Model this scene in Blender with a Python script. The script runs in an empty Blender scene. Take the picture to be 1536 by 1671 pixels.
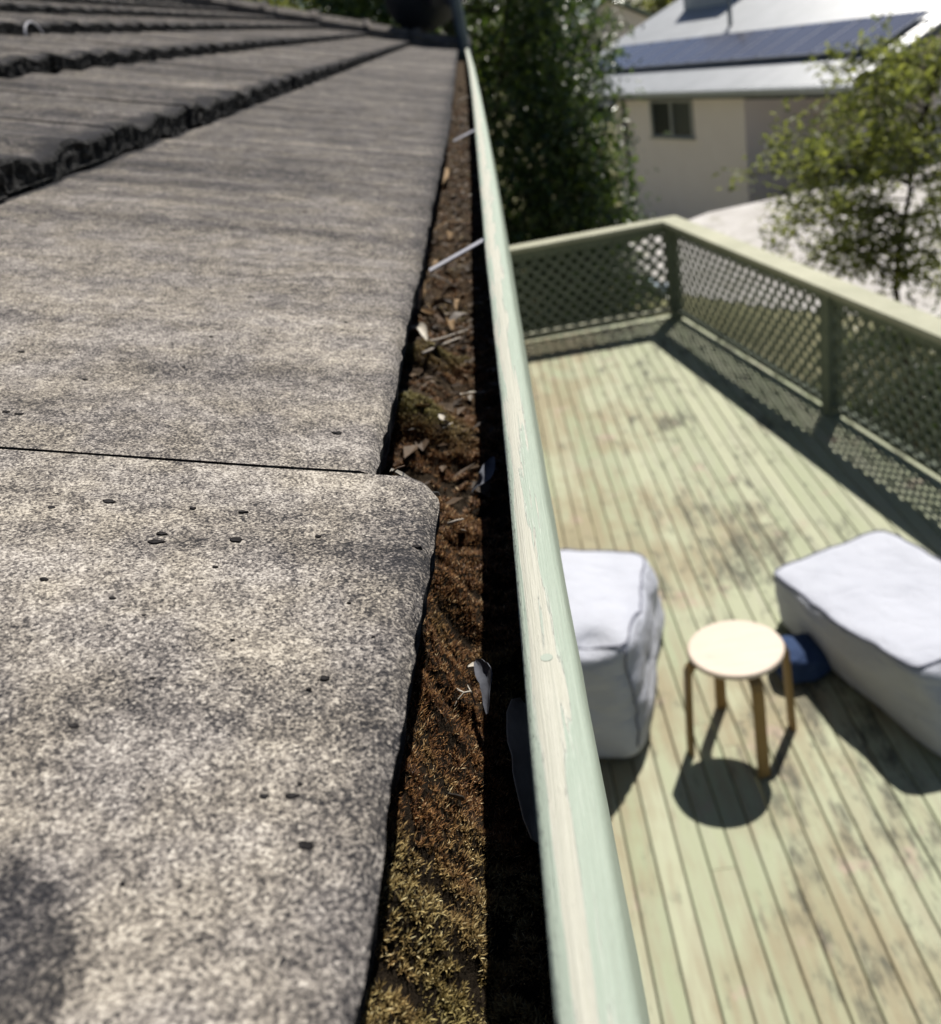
import bpy, math, random
import numpy as np
from mathutils import Matrix, Vector, noise as mnoise

# ------------------------------------------------------------------ frame
# All positions below are metres relative to the lens; everything is lifted by LIFT at the end so the ground lies at z = 0.
LIFT = 5.2
F = 1530.0
CU, CV = 768.0, 835.5
_a = .21
_vp = (752.0, 43.0)
_c = -((_vp[0]-CU)*_a + (_vp[1]-CV))/F
_D = np.array([_a, 1, _c]); _D /= np.linalg.norm(_D)
_Y = np.array([(_vp[0]-CU)/F, (_vp[1]-CV)/F, 1]); _Y /= np.linalg.norm(_Y)
_X = np.cross(_Y, -_D)
ROT = np.array([_X, _Y, -_D])
def ray(u, v): return ROT @ np.array([(u-CU)/F, (v-CV)/F, 1.0])
def at_z(u, v, z): r = ray(u, v); return r*(z/r[2])
def at_y(u, v, y): r = ray(u, v); return r*(y/r[1])
def depth(p): return float(ROT[:, 2] @ np.asarray(p))

S = bpy.context.scene
COL = S.collection

# ------------------------------------------------------------------ camera, sky, sun
cam_d = bpy.data.cameras.new('camera'); cam = bpy.data.objects.new('camera', cam_d); COL.objects.link(cam)
cam_d.sensor_fit = 'HORIZONTAL'; cam_d.sensor_width = 36.0; cam_d.lens = 36.0*F/1536.0
cam_d.clip_start = .01; cam_d.clip_end = 2000
cam_d.dof.use_dof = True; cam_d.dof.focus_distance = .325; cam_d.dof.aperture_fstop = 16.5; cam_d.dof.aperture_blades = 0
M4 = Matrix.Identity(4)
for i in range(3):
    M4[i][0] = ROT[i, 0]; M4[i][1] = -ROT[i, 1]; M4[i][2] = -ROT[i, 2]
cam.matrix_world = M4
S.camera = cam

SUN_EL, SUN_AZ = math.radians(57.0), math.radians(28.7)     # azimuth from +Y towards +X
world = bpy.data.worlds.new('World'); S.world = world; world.use_nodes = True
wn = world.node_tree.nodes; wl = world.node_tree.links
sky = wn.new('ShaderNodeTexSky'); sky.sky_type = 'NISHITA'; sky.sun_disc = False
sky.air_density = .7; sky.dust_density = .3; sky.ozone_density = 1.0; sky.sun_elevation = SUN_EL; sky.sun_rotation = SUN_AZ
wl.new(sky.outputs[0], wn['Background'].inputs[0]); wn['Background'].inputs[1].default_value = .05
sun_d = bpy.data.lights.new('sun', 'SUN'); sun_d.energy = 4.8; sun_d.angle = math.radians(.5); sun_d.color = (1, .955, .88)
sun = bpy.data.objects.new('sun', sun_d); COL.objects.link(sun)
sdir = Vector((math.sin(SUN_AZ)*math.cos(SUN_EL), math.cos(SUN_AZ)*math.cos(SUN_EL), math.sin(SUN_EL)))
sun.rotation_euler = sdir.to_track_quat('Z', 'Y').to_euler(); sun.location = (5, 5, 20)
S.view_settings.view_transform = 'Standard'; S.view_settings.look = 'None'; S.view_settings.exposure = .55
S.view_settings.gamma = 1.0; S.view_settings.use_curve_mapping = False
S.cycles.max_bounces = 6; S.cycles.diffuse_bounces = 3; S.cycles.transparent_max_bounces = 6
S.cycles.use_denoising = True

# ------------------------------------------------------------------ helpers
ORG = {}
def tag(o, label=None, cat=None, group=None, kind=None):
    if label: o['label'] = label
    if cat: o['category'] = cat
    if group: o['group'] = group
    if kind: o['kind'] = kind
    return o
def thing(name, loc, label, cat, group=None):
    o = bpy.data.objects.new(name, None); COL.objects.link(o); o.location = [float(c) for c in loc]; o.empty_display_size = .1
    ORG[o] = np.array(loc, float)
    return tag(o, label, cat, group)
class MB:
    """collects vertices and faces (in lens-relative coordinates) for ONE mesh object"""
    def __init__(s): s.v = []; s.f = []; s.m = []; s.uv = None
    def add(s, verts, faces, mat=0):
        n = len(s.v); s.v.extend([tuple(map(float, p)) for p in verts])
        for f in faces: s.f.append(tuple(i+n for i in f)); s.m.append(mat)
    def box(s, o, ax, ay, az, mat=0):
        """box from centre o and three half-axis vectors"""
        o, ax, ay, az = [np.asarray(q, float) for q in (o, ax, ay, az)]
        P = [o+i*ax+j*ay+k*az for k in (-1, 1) for j in (-1, 1) for i in (-1, 1)]
        s.add(P, [(0, 2, 3, 1), (4, 5, 7, 6), (0, 1, 5, 4), (2, 6, 7, 3), (0, 4, 6, 2), (1, 3, 7, 5)], mat)
    def abox(s, x0, x1, y0, y1, z0, z1, mat=0):
        s.box(((x0+x1)/2, (y0+y1)/2, (z0+z1)/2), ((x1-x0)/2, 0, 0), (0, (y1-y0)/2, 0), (0, 0, (z1-z0)/2), mat)
    def bar(s, p, q, w, t, up=(0, 0, 1), mat=0):
        p, q = np.asarray(p, float), np.asarray(q, float); d = q-p; L = np.linalg.norm(d); d /= L
        sd = np.cross(d, up); sd /= np.linalg.norm(sd); u = np.cross(sd, d)
        s.box((p+q)/2, d*L/2, sd*w/2, u*t/2, mat)
    def tube(s, pts, rad, n=8, mat=0, cap=True, flat=1.0):
        pts = [np.asarray(p, float) for p in pts]
        if np.isscalar(rad): rad = [rad]*len(pts)
        V = []; ref = None
        for i, p in enumerate(pts):
            d = pts[min(i+1, len(pts)-1)]-pts[max(i-1, 0)]; d = d/(np.linalg.norm(d)+1e-12)
            if ref is None: ref = np.array([0, 0, 1.]) if abs(d[2]) < .9 else np.array([1., 0, 0])
            a = np.cross(d, ref); a /= np.linalg.norm(a)+1e-12; b = np.cross(a, d); ref = b
            for k in range(n):
                t = 2*math.pi*k/n; V.append(p+rad[i]*(math.cos(t)*a+flat*math.sin(t)*b))
        Fc = []
        for i in range(len(pts)-1):
            for k in range(n):
                Fc.append((i*n+k, i*n+(k+1) % n, (i+1)*n+(k+1) % n, (i+1)*n+k))
        if cap: Fc.append(tuple(range(n-1, -1, -1))); Fc.append(tuple((len(pts)-1)*n+k for k in range(n)))
        s.add(V, Fc, mat)
    def grid(s, P, mat=0, flip=False):
        """P[i][j] rows of points"""
        ni, nj = len(P), len(P[0])
        V = [p for r in P for p in r]; Fc = []
        for i in range(ni-1):
            for j in range(nj-1):
                q = (i*nj+j, i*nj+j+1, (i+1)*nj+j+1, (i+1)*nj+j)
                Fc.append(q[::-1] if flip else q)
        s.add(V, Fc, mat)
    def build(s, name, mats, parent=None, smooth=False, origin=None, bevel=0, subsurf=0):
        if not isinstance(mats, (list, tuple)): mats = [mats]
        if parent is not None: org = ORG[parent]
        elif origin is not None: org = np.array(origin, float)
        else:
            A = np.array(s.v); org = np.array([A[:, 0].mean(), A[:, 1].mean(), A[:, 2].min()])
        me = bpy.data.meshes.new(name)
        A = np.array(s.v)-org
        me.from_pydata(A.tolist(), [], s.f); 
        for m in mats: me.materials.append(m)
        if len(mats) > 1: me.polygons.foreach_set('material_index', s.m)
        if smooth: me.polygons.foreach_set('use_smooth', [True]*len(me.polygons))
        me.update()
        o = bpy.data.objects.new(name, me); COL.objects.link(o); ORG[o] = org
        if parent is not None: o.parent = parent
        else: o.location = org.tolist()
        if bevel:
            b = o.modifiers.new('bevel', 'BEVEL'); b.width = bevel; b.segments = 2; b.limit_method = 'ANGLE'
        if subsurf:
            b = o.modifiers.new('sub', 'SUBSURF'); b.levels = subsurf; b.render_levels = subsurf
        return o
def nz(x, y=0., z=0.): return mnoise.noise((x, y, z))          # about -1..1
def fbm(x, y=0., z=0., o=3):
    return sum(mnoise.noise((x*2**i, y*2**i, z*2**i+7.3*i))/2**i for i in range(o))
def sst(a, b, x):
    t = min(1, max(0, (x-a)/(b-a))); return t*t*(3-2*t)

# ------------------------------------------------------------------ materials
KA = .683      # all paint colours below are written for exposure 0; this brings them to the exposure set above
class NT:
    def __init__(s, name, rough=.8, spec=.3):
        s.m = bpy.data.materials.new(name); s.m.use_nodes = True; s.t = s.m.node_tree; s.n = s.t.nodes; s.l = s.t.links
        s.b = s.n['Principled BSDF']; s.b.inputs['Roughness'].default_value = rough; s.b.inputs['Specular IOR Level'].default_value = spec
        s.co = s.n.new('ShaderNodeTexCoord')
    def link(s, a, b): s.l.new(a, b)
    def map(s, scale=(1, 1, 1), src='Object', rot=(0, 0, 0), loc=(0, 0, 0)):
        m = s.n.new('ShaderNodeMapping'); m.inputs['Scale'].default_value = scale; m.inputs['Rotation'].default_value = rot; m.inputs['Location'].default_value = loc
        s.l.new(s.co.outputs[src], m.inputs[0]); return m.outputs[0]
    def noise(s, vec, scale, detail=3, rough=.55, dist=0):
        n = s.n.new('ShaderNodeTexNoise'); n.inputs['Scale'].default_value = scale; n.inputs['Detail'].default_value = detail
        n.inputs['Roughness'].default_value = rough; n.inputs['Distortion'].default_value = dist
        s.l.new(vec, n.inputs['Vector']); return n.outputs['Fac']
    def voro(s, vec, scale, out='Distance', feature='F1', rnd=1):
        n = s.n.new('ShaderNodeTexVoronoi'); n.inputs['Scale'].default_value = scale; n.feature = feature
        n.inputs['Randomness'].default_value = rnd
        s.l.new(vec, n.inputs['Vector']); return n.outputs[out]
    def ramp(s, fac, stops, interp='LINEAR', raw=False):
        r = s.n.new('ShaderNodeValToRGB'); r.color_ramp.interpolation = interp
        el = r.color_ramp.elements
        while len(el) < len(stops): el.new(.5)
        for e, (p, c) in zip(el, stops):
            e.position = p; e.color = (c, c, c, 1) if np.isscalar(c) else (*[q*(1 if raw else KA) for q in c], 1)
        s.l.new(fac, r.inputs[0]); return r.outputs[0]
    def mix(s, fac, a, b, mode='MIX'):
        m = s.n.new('ShaderNodeMix'); m.data_type = 'RGBA'; m.blend_type = mode
        for sock, val in ((m.inputs[0], fac), (m.inputs[6], a), (m.inputs[7], b)):
            if hasattr(val, 'node'): s.l.new(val, sock)
            elif np.isscalar(val): sock.default_value = val
            else: sock.default_value = (*[q*(1 if mode == 'MULTIPLY' else KA) for q in val], 1)
        return m.outputs[2]
    def math(s, op, a, b=0., c=0., clamp=False):
        m = s.n.new('ShaderNodeMath'); m.operation = op; m.use_clamp = clamp
        for i, v in enumerate((a, b, c)):
            if hasattr(v, 'node'): s.l.new(v, m.inputs[i])
            else: m.inputs[i].default_value = v
        return m.outputs[0]
    def xyz(s, src='Object'):
        x = s.n.new('ShaderNodeSeparateXYZ'); s.l.new(s.co.outputs[src], x.inputs[0]); return x.outputs
    def geo(s, out='Random Per Island'):
        g = s.n.new('ShaderNodeNewGeometry'); return g.outputs[out]
    def color(s, c):
        if hasattr(c, 'node'): s.l.new(c, s.b.inputs['Base Color'])
        else: s.b.inputs['Base Color'].default_value = (*[q*KA for q in c], 1)
    def bump(s, h, dist=.001, strength=1.0):
        b = s.n.new('ShaderNodeBump'); b.inputs['Distance'].default_value = dist; b.inputs['Strength'].default_value = strength
        s.l.new(h, b.inputs['Height']); s.l.new(b.outputs[0], s.b.inputs['Normal'])

def plain(name, c, rough=.7, spec=.3, metal=0., vary=.12, scale=8.):
    t = NT(name, rough, spec); n = t.noise(t.map(), scale, 4)
    lo = tuple(x*(1-vary) for x in c); hi = tuple(min(1, x*(1+vary)) for x in c)
    t.color(t.ramp(n, [(.3, lo), (.7, hi)])); t.b.inputs['Metallic'].default_value = metal
    return t.m

HO = np.array([-.62, 0., -LIFT])        # origin of our own house
X0, H0, GC, GS, TH = .0595, .145, .327, .1157, .026
TSL = (GS-TH-.002)/GC                    # slope of each tile's own top

def mat_tile(edge=False):
    t = NT('concrete_tile_edge' if edge else 'concrete_tile', .95, .15)
    P = t.map()
    streak = t.map((1.0, 11, 1.0))
    g1 = t.noise(P, 980, 2, .75); g2 = t.noise(P, 330, 3, .65); g3 = t.noise(P, 46, 4, .6); g4 = t.noise(P, 9, 4, .6); st = t.noise(streak, 2.2, 4, .6)
    s = t.math('ADD', t.math('MULTIPLY', g1, .72), t.math('MULTIPLY', g2, .28)); cell = t.math('ADD', t.voro(P, 1250, 'Color'), 0.); s = t.math('ADD', t.math('MULTIPLY', s, .76), t.math('MULTIPLY', t.math('SUBTRACT', cell, .5), .27)); s = t.math('ADD', s, .12); s = t.math('ADD', s, t.math('MULTIPLY', t.math('SUBTRACT', t.noise(P, 150, 3, .6), .5), .24))
    s = t.math('ADD', s, t.math('MULTIPLY', t.math('SUBTRACT', g3, .5), .22))
    s = t.math('ADD', s, t.math('MULTIPLY', t.math('SUBTRACT', g4, .5), .19))
    s = t.math('ADD', s, t.math('MULTIPLY', t.math('SUBTRACT', st, .5), .26))
    x, y, z = t.xyz()
    if not edge:
        # the tiles darken with distance along the eave, and each tile differs a little
        m = t.n.new('ShaderNodeMapRange'); m.interpolation_type = 'SMOOTHSTEP'
        m.inputs[1].default_value = .42; m.inputs[2].default_value = .85; m.inputs[3].default_value = 0; m.inputs[4].default_value = .105
        t.link(t.math('ADD', y, t.math('MULTIPLY', t.math('SUBTRACT', g4, .5), .5)), m.inputs[0]); s = t.math('SUBTRACT', s, m.outputs[0])
        s = t.math('ADD', s, t.math('MULTIPLY', t.math('SUBTRACT', t.geo(), .5), .05))
        # dark lichen film along the eave edge of the first course
        ex = t.math('ADD', x, -HO[0]*-1)               # back to lens-relative x
        ed = t.math('ADD', ex, t.math('MULTIPLY', t.math('SUBTRACT', g3, .5), .05))
        m = t.n.new('ShaderNodeMapRange'); m.interpolation_type = 'SMOOTHSTEP'
        m.inputs[1].default_value = -.076; m.inputs[2].default_value = -.042; m.inputs[3].default_value = 0; m.inputs[4].default_value = .11
        t.link(ed, m.inputs[0]); s = t.math('SUBTRACT', s, m.outputs[0])
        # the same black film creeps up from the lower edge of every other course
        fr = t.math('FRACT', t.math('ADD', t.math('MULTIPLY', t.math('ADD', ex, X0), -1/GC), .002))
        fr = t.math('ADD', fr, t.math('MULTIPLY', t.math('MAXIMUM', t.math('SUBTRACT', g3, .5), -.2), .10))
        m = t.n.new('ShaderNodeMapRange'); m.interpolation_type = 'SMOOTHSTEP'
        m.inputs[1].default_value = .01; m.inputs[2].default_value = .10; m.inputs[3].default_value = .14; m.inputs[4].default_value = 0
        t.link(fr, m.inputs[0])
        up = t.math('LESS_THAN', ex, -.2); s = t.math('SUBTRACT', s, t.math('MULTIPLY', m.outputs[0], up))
        # one big round darker patch on the nearest tile
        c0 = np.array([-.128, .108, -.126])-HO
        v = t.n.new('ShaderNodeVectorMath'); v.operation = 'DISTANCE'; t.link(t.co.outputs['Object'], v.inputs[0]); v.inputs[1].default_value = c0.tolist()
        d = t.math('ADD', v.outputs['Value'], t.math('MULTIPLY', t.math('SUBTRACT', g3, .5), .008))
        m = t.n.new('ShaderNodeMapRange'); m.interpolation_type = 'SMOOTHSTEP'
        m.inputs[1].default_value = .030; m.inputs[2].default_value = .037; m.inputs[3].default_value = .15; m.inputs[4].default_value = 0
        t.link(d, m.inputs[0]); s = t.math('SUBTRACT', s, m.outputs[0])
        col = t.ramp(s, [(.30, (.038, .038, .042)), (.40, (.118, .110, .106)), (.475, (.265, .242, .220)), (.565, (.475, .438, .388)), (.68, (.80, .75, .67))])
        warm = t.ramp(t.noise(P, 30, 3), [(.4, (.985, .97, .985)), (.62, (1.02, .985, .93))], raw=True); col = t.mix(1.0, col, warm, 'MULTIPLY')
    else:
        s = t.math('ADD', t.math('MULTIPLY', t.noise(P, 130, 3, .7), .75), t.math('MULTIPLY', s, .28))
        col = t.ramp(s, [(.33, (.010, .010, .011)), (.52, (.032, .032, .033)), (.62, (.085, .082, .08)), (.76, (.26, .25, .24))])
    t.color(col)
    t.bump(t.math('ADD', g1, t.math('MULTIPLY', g2, 1.4)), .0011 if not edge else .003, .85)
    return t.m
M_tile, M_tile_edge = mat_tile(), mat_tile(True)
M_pit = plain('black_pock_mark', (.028, .026, .026), .95, .1, vary=.6, scale=400)

def mat_lip():
    t = NT('peeling_mint_paint', .68, .22)
    u = t.n.new('ShaderNodeUVMap'); u.uv_map = 'UVMap'
    def mp(sc):
        m = t.n.new('ShaderNodeMapping'); m.inputs['Scale'].default_value = sc; t.link(u.outputs[0], m.inputs[0]); return m.outputs[0]
    sep = t.n.new('ShaderNodeSeparateXYZ'); t.link(u.outputs[0], sep.inputs[0]); U, V = sep.outputs[0], sep.outputs[1]
    long = t.noise(mp((3.2, 7, 1)), 1.6, 3, .55, .4); fine = t.noise(mp((24, 16, 1)), 1.5, 4, .6); wig = t.noise(mp((2, 60, 1)), 1.0, 3)
    # cream undercoat shows where the mint coat has flaked off along the middle
    a = t.math('ADD', t.math('MULTIPLY', t.math('ABSOLUTE', t.math('SUBTRACT', U, .40)), -1.25), t.math('MULTIPLY', long, 1.15))
    a = t.math('ADD', a, t.math('MULTIPLY', t.math('SUBTRACT', fine, .5), .34)); a = t.math('ADD', a, t.math('MULTIPLY', t.math('SUBTRACT', wig, .5), .12))
    msk = t.ramp(a, [(.335, 0), (.35, 1)])
    rim = t.ramp(a, [(.30, 0), (.335, 1), (.352, 1), (.37, 0)])
    mint = t.ramp(fine, [(.3, (.47, .555, .455)), (.7, (.56, .64, .535))])
    cream = t.ramp(fine, [(.3, (.64, .63, .52)), (.7, (.74, .725, .62))])
    c = t.mix(msk, mint, cream); c = t.mix(t.math('MULTIPLY', rim, .5), c, (.86, .87, .78))
    # scuffs and black specks, mostly along the inner edge
    sc = t.noise(mp((60, 300, 1)), 1.0, 3, .7); ed = t.ramp(U, [(0.0, .36), (.14, .13), (.3, .015)])
    spk = t.ramp(t.math('ADD', sc, ed), [(.70, 0), (.76, 1)])
    c = t.mix(t.math('MULTIPLY', spk, .8), c, (.10, .11, .10))
    st = t.noise(mp((18, 2.2, 1)), 1.3, 4, .6); c = t.mix(t.ramp(st, [(.52, 0), (.72, .38)]), c, (.36, .39, .32)); gr2 = t.noise(mp((90, 40, 1)), 1.0, 4, .7); c = t.mix(t.ramp(gr2, [(.5, 0), (.75, .35)]), c, (.40, .42, .36))
    t.color(c)
    t.bump(t.math('ADD', t.math('MULTIPLY', msk, -.6), t.math('ADD', t.math('MULTIPLY', fine, .7), t.math('MULTIPLY', sc, .35))), .0007, .8)
    return t.m
M_lip = mat_lip()
M_gutter_in = plain('dirty_gutter_metal', (.045, .043, .038), .8, .2, vary=.4, scale=30)
M_strap = plain('galvanised_metal', (.62, .62, .68), .5, .5, .0, .15, 60)

def mat_deck():
    t = NT('worn_green_deck_paint', .72, .25)
    P = t.map(); r = t.geo()
    al = t.map((10, .9, 1)); al2 = t.map((38, 1.6, 1))
    big = t.noise(P, 1.1, 4, .6); mid = t.noise(P, 4.2, 5, .62); gr = t.noise(al, 2.6, 4, .6); gf = t.noise(al2, 5, 4, .65); fine = t.noise(P, 60, 3)
    cb = t.n.new('ShaderNodeCombineXYZ'); t.link(t.math('MULTIPLY', r, 3.1), cb.inputs[0]); t.link(t.math('MULTIPLY', r, 7.7), cb.inputs[1]); t.link(t.math('MULTIPLY', r, 2.3), cb.inputs[2])
    def per_board(v, k):
        a_ = t.n.new('ShaderNodeVectorMath'); a_.operation = 'MULTIPLY_ADD'; t.link(cb.outputs[0], a_.inputs[0]); a_.inputs[1].default_value = (k, k, k); t.link(v, a_.inputs[2]); return a_.outputs[0]
    al, al2 = per_board(al, 4), per_board(al2, 9); gr = t.noise(al, 2.6, 4, .6); gf = t.noise(al2, 5, 4, .65)
    mould = t.noise(per_board(t.map((1.9, .8, 1)), .10), 4.2, 7, .74)
    base = t.mix(r, (.51, .555, .36), (.665, .68, .475))
    base = t.mix(t.ramp(gr, [(.42, 0), (.75, .55)]), base, (.60, .58, .47))
    # brown tannin weathering, stronger towards the house
    x, y, z = t.xyz()
    br = t.math('ADD', big, t.math('MULTIPLY', t.math('SUBTRACT', gr, .5), .55)); br = t.math('ADD', br, t.math('MULTIPLY', x, -.20)); br = t.math('ADD', br, .035)
    base = t.mix(t.ramp(br, [(.47, 0), (.66, .75)]), base, (.44, .36, .215))
    pk = t.math('ADD', mid, t.math('MULTIPLY', t.math('SUBTRACT', gf, .5), .4))
    base = t.mix(t.ramp(pk, [(.63, 0), (.69, .65)]), base, (.66, .50, .41))
    ctr_ = t.math('SUBTRACT', 1.0, t.math('ABSOLUTE', t.math('MULTIPLY', t.math('SUBTRACT', x, .42), 1.6)), clamp=True)
    mo = t.math('ADD', mould, t.math('MULTIPLY', t.math('SUBTRACT', gf, .5), .5)); mo = t.math('ADD', mo, t.math('MULTIPLY', ctr_, .085)); mo = t.math('ADD', mo, t.math('MULTIPLY', t.math('SUBTRACT', big, .5), .4))
    base = t.mix(t.ramp(mo, [(.58, 0), (.70, .85)]), base, (.115, .115, .085))
    base = t.mix(t.ramp(gf, [(.55, 0), (.8, .3)]), base, (.33, .32, .22))
    base = t.mix(1.0, base, (.82, .82, .82), 'MULTIPLY')
    t.color(base); t.bump(t.math('ADD', gf, fine), .0015, .5)
    return t.m
M_deck = mat_deck()
def mat_rail():
    t = NT('faded_green_timber_paint', .7, .25)
    n = t.noise(t.map(), 9, 5); n2 = t.noise(t.map((2, 2, 2)), 30, 4)
    c = t.ramp(n, [(.3, (.19, .225, .165)), (.7, (.25, .285, .215))]); c = t.mix(t.ramp(n2, [(.55, 0), (.75, .4)]), c, (.28, .26, .19)); t.color(c); t.bump(n2, .001, .4); return t.m
M_rail = mat_rail()
def mat_handrail():
    t = NT('bleached_and_sunlit_rail', .75, .25)
    n = t.noise(t.map(), 3, 5); n2 = t.noise(t.map((2, 2, 2)), 25, 4)
    c = t.ramp(n, [(.35, (.50, .50, .37)), (.65, (.62, .61, .46))]); c = t.mix(t.ramp(n2, [(.55, 0), (.72, .55)]), c, (.40, .36, .25)); t.color(c); return t.m
M_hand = mat_handrail()
M_joist = plain('dark_joist_timber', (.10, .09, .06), .9)
def mat_fabric(name, lo, hi, rough=.8):
    t = NT(name, rough, .2); n = t.noise(t.map(), 5, 4); w = t.noise(t.map((1, 1, 3)), 9, 4, .6, .6); f = t.noise(t.map(), 260, 2)
    c = t.ramp(n, [(.3, lo), (.7, hi)]); t.color(c); t.bump(t.math('ADD', t.math('MULTIPLY', w, 1.0), t.math('MULTIPLY', f, .03)), .03, .55); return t.m
M_bag = mat_fabric('white_outdoor_canvas', (.58, .60, .68), (.65, .67, .75))
M_pipe = plain('grey_piping', (.24, .25, .32), .8)
M_blue = mat_fabric('blue_canvas', (.028, .055, .14), (.05, .09, .20))
def mat_birch(name, a, b, sc):
    t = NT(name, .5, .35); n = t.noise(t.map((1, 9, 1)), sc, 4, .6, .3); k = t.noise(t.map(), 14, 3)
    c = t.ramp(n, [(.3, a), (.7, b)]); c = t.mix(t.ramp(k, [(.55, 0), (.8, .3)]), c, tuple(x*.8 for x in a)); t.color(c); return t.m
M_seat = mat_birch('birch_seat', (.79, .635, .505), (.85, .725, .61), 7)
M_leg = mat_birch('honey_birch', (.34, .20, .062), (.43, .265, .09), 9)

def mat_leaf(name, lo, mid, hi, rough=.35, spec=.5, trans=.25):
    t = NT(name, rough, spec); r = t.geo()
    c = t.ramp(r, [(0, lo), (.55, mid), (1, hi)]); t.color(c)
    tr = t.n.new('ShaderNodeBsdfTranslucent'); t.link(t.mix(1.0, c, (1.5, 1.5, .6), 'MULTIPLY'), tr.inputs[0])
    mx = t.n.new('ShaderNodeMixShader'); mx.inputs[0].default_value = trans
    t.link(t.b.outputs[0], mx.inputs[1]); t.link(tr.outputs[0], mx.inputs[2]); t.link(mx.outputs[0], t.n['Material Output'].inputs[0])
    return t.m
M_leafA = mat_leaf('glossy_dark_leaf', (.014, .028, .010), (.05, .095, .028), (.17, .235, .075), .3, .6, .45)
M_leafB = mat_leaf('light_green_leaf', (.10, .12, .06), (.205, .235, .115), (.40, .43, .17), .5, .3, .5)
M_leafC = mat_leaf('yellow_green_leaf', (.03, .045, .014), (.075, .10, .022), (.17, .19, .035), .4, .4, .35)
M_bark = plain('grey_brown_bark', (.075, .062, .045), .95, .1, vary=.4, scale=25)

# ------------------------------------------------------------------ ground
def mat_ground():
    t = NT('lawn', .95, .1); P = t.map(); n = t.noise(P, .35, 5); f = t.noise(P, 14, 4)
    c = t.ramp(n, [(.35, (.27, .26, .13)), (.55, (.46, .43, .26)), (.7, (.56, .51, .36))]); c = t.mix(t.ramp(f, [(.4, .0), (.7, .55)]), c, (.06, .075, .02)); t.color(c); t.bump(f, .05); return t.m
m = MB(); R = 450; gxs = np.concatenate([[-450, -200, -80, -40], np.arange(-20, -2, 1.0), np.arange(-2, 12, .4), np.arange(12, 30.1, 1.0), [45, 80, 200, 450]]); gys = np.concatenate([[-450, -100, -30, -10, 0], np.arange(4, 28, .4), np.arange(28, 44, 2.), [50, 60, 80, 200, 450]])
PAVE = -4.3
_py = [4, 6, 8, 9.3, 10.7, 12.2, 13.2, 14.75, 16.9, 17.95, 21]; _px = [14, 11, 8.0, 6.3, 5.0, 4.46, 3.6, 2.62, 1.95, 1.63, 1.0]
def ground_z(x, y):
    # the lawn climbs a bank to the driveway; beyond the driveway the neighbour's yard lies lower
    t_ = x-np.interp(y, _py, _px); z = -LIFT+(LIFT+PAVE)*sst(-2.6, -.1, t_)*sst(2, 6, y)
    yb = np.interp(x, [-30, 1.6, 4.38, 8.2, 14, 40], [17.9, 17.95, 20.05, 20.45, 20.8, 20.8]); q = sst(.05, 1.2, y-yb)*sst(-4, 0, x)
    z = z+(-6.4-z)*q
    return z+(-LIFT-z)*sst(40, 60, y)
m.grid([[(x, y, ground_z(x, y)) for x in gxs] for y in gys], flip=True)
tag(m.build('ground', mat_ground(), origin=(0, 0, -LIFT)), kind='structure')
def mat_pave():
    t = NT('pale_concrete', .9, .15); P = t.map(); n = t.noise(P, 1.3, 5); f = t.noise(P, 30, 3)
    d_ = t.noise(P, 2.6, 5, .65); pc = t.mix(t.ramp(f, [(.4, 0), (.8, .25)]), t.ramp(n, [(.35, (.58, .55, .52)), (.65, (.76, .73, .70))]), (.35, .32, .30)); t.color(t.mix(t.ramp(d_, [(.52, 0), (.66, .75)]), pc, (.30, .28, .21))); t.bump(f, .004); return t.m  # darker noise patches paint in the dappled shade of the tree
m = MB(); zz = PAVE+.012
pv = [(1.63, 17.9), (1.95, 16.9), (2.62, 14.75), (3.6, 13.2), (4.46, 12.2), (5.0, 10.7), (6.3, 9.3), (8.0, 8.0), (22, 8), (22, 20.7), (8.2, 20.4), (4.38, 20.0)]
m.add([(x, y, zz) for x, y in pv], [tuple(range(len(pv)))])
tag(m.build('driveway', mat_pave(), origin=(6, 18, PAVE)), kind='structure')
m = MB()
kp = [(1.2, 18.9), (1.63, 17.85), (1.95, 16.85), (2.62, 14.7)]
for i in range(3):
    m.bar((kp[i][0]-.10, kp[i][1], zz+.06), (kp[i+1][0]-.10, kp[i+1][1], zz+.06), .18, .12)
tag(m.build('driveway_kerb', plain('pale_blue_kerb', (.42, .50, .60), .7), bevel=.015), kind='structure')

# ------------------------------------------------------------------ our own house: tiled roof, gutter, fascia, wall
house = thing('tiled_house', HO, 'house with a weathered grey concrete tile roof and a mint green gutter full of moss', 'house')
rng = np.random.RandomState(7)
NC = 15
YJ = {}
JIT = {}
VY = 8.22
def tile_list(k):
    off = .0276 if k % 2 == 0 else .0276+.172
    ys = []; y = off-.6-.3
    while y < VY-.02:
        ys.append(y); y += .30
    return ys
for k in range(NC):
    for j, y in enumerate(tile_list(k)):
        JIT[(k, j)] = (rng.uniform(-.0025, .0025), rng.uniform(-.0008, .0008), rng.uniform(-.010, .010))
def wave(yl, k):
    """low double wave across one tile; flatter pan near one side, plus the raised interlock edge"""
    q = yl/.30
    w = .0038*math.sin(2*math.pi*(2*q+.1))+.0012*math.sin(2*math.pi*(3*q+k*1.7))+.0014*math.sin(2*math.pi*(q+.35))
    if k == 0: w *= .22
    return w + (.0009*sst(.05, 0, q) if k else 0)
def tile_top(k, j, x, y):
    y0 = tile_list(k)[j]
    dx, dz, yaw = JIT[(k, j)]
    xf = -(X0+k*GC)
    if k == 0: dz = .0005 if abs(y0-.3276) < .01 else dz*.4
    return -H0+k*GS+(xf-x)*TSL+wave(y-y0, k)+dz
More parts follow.
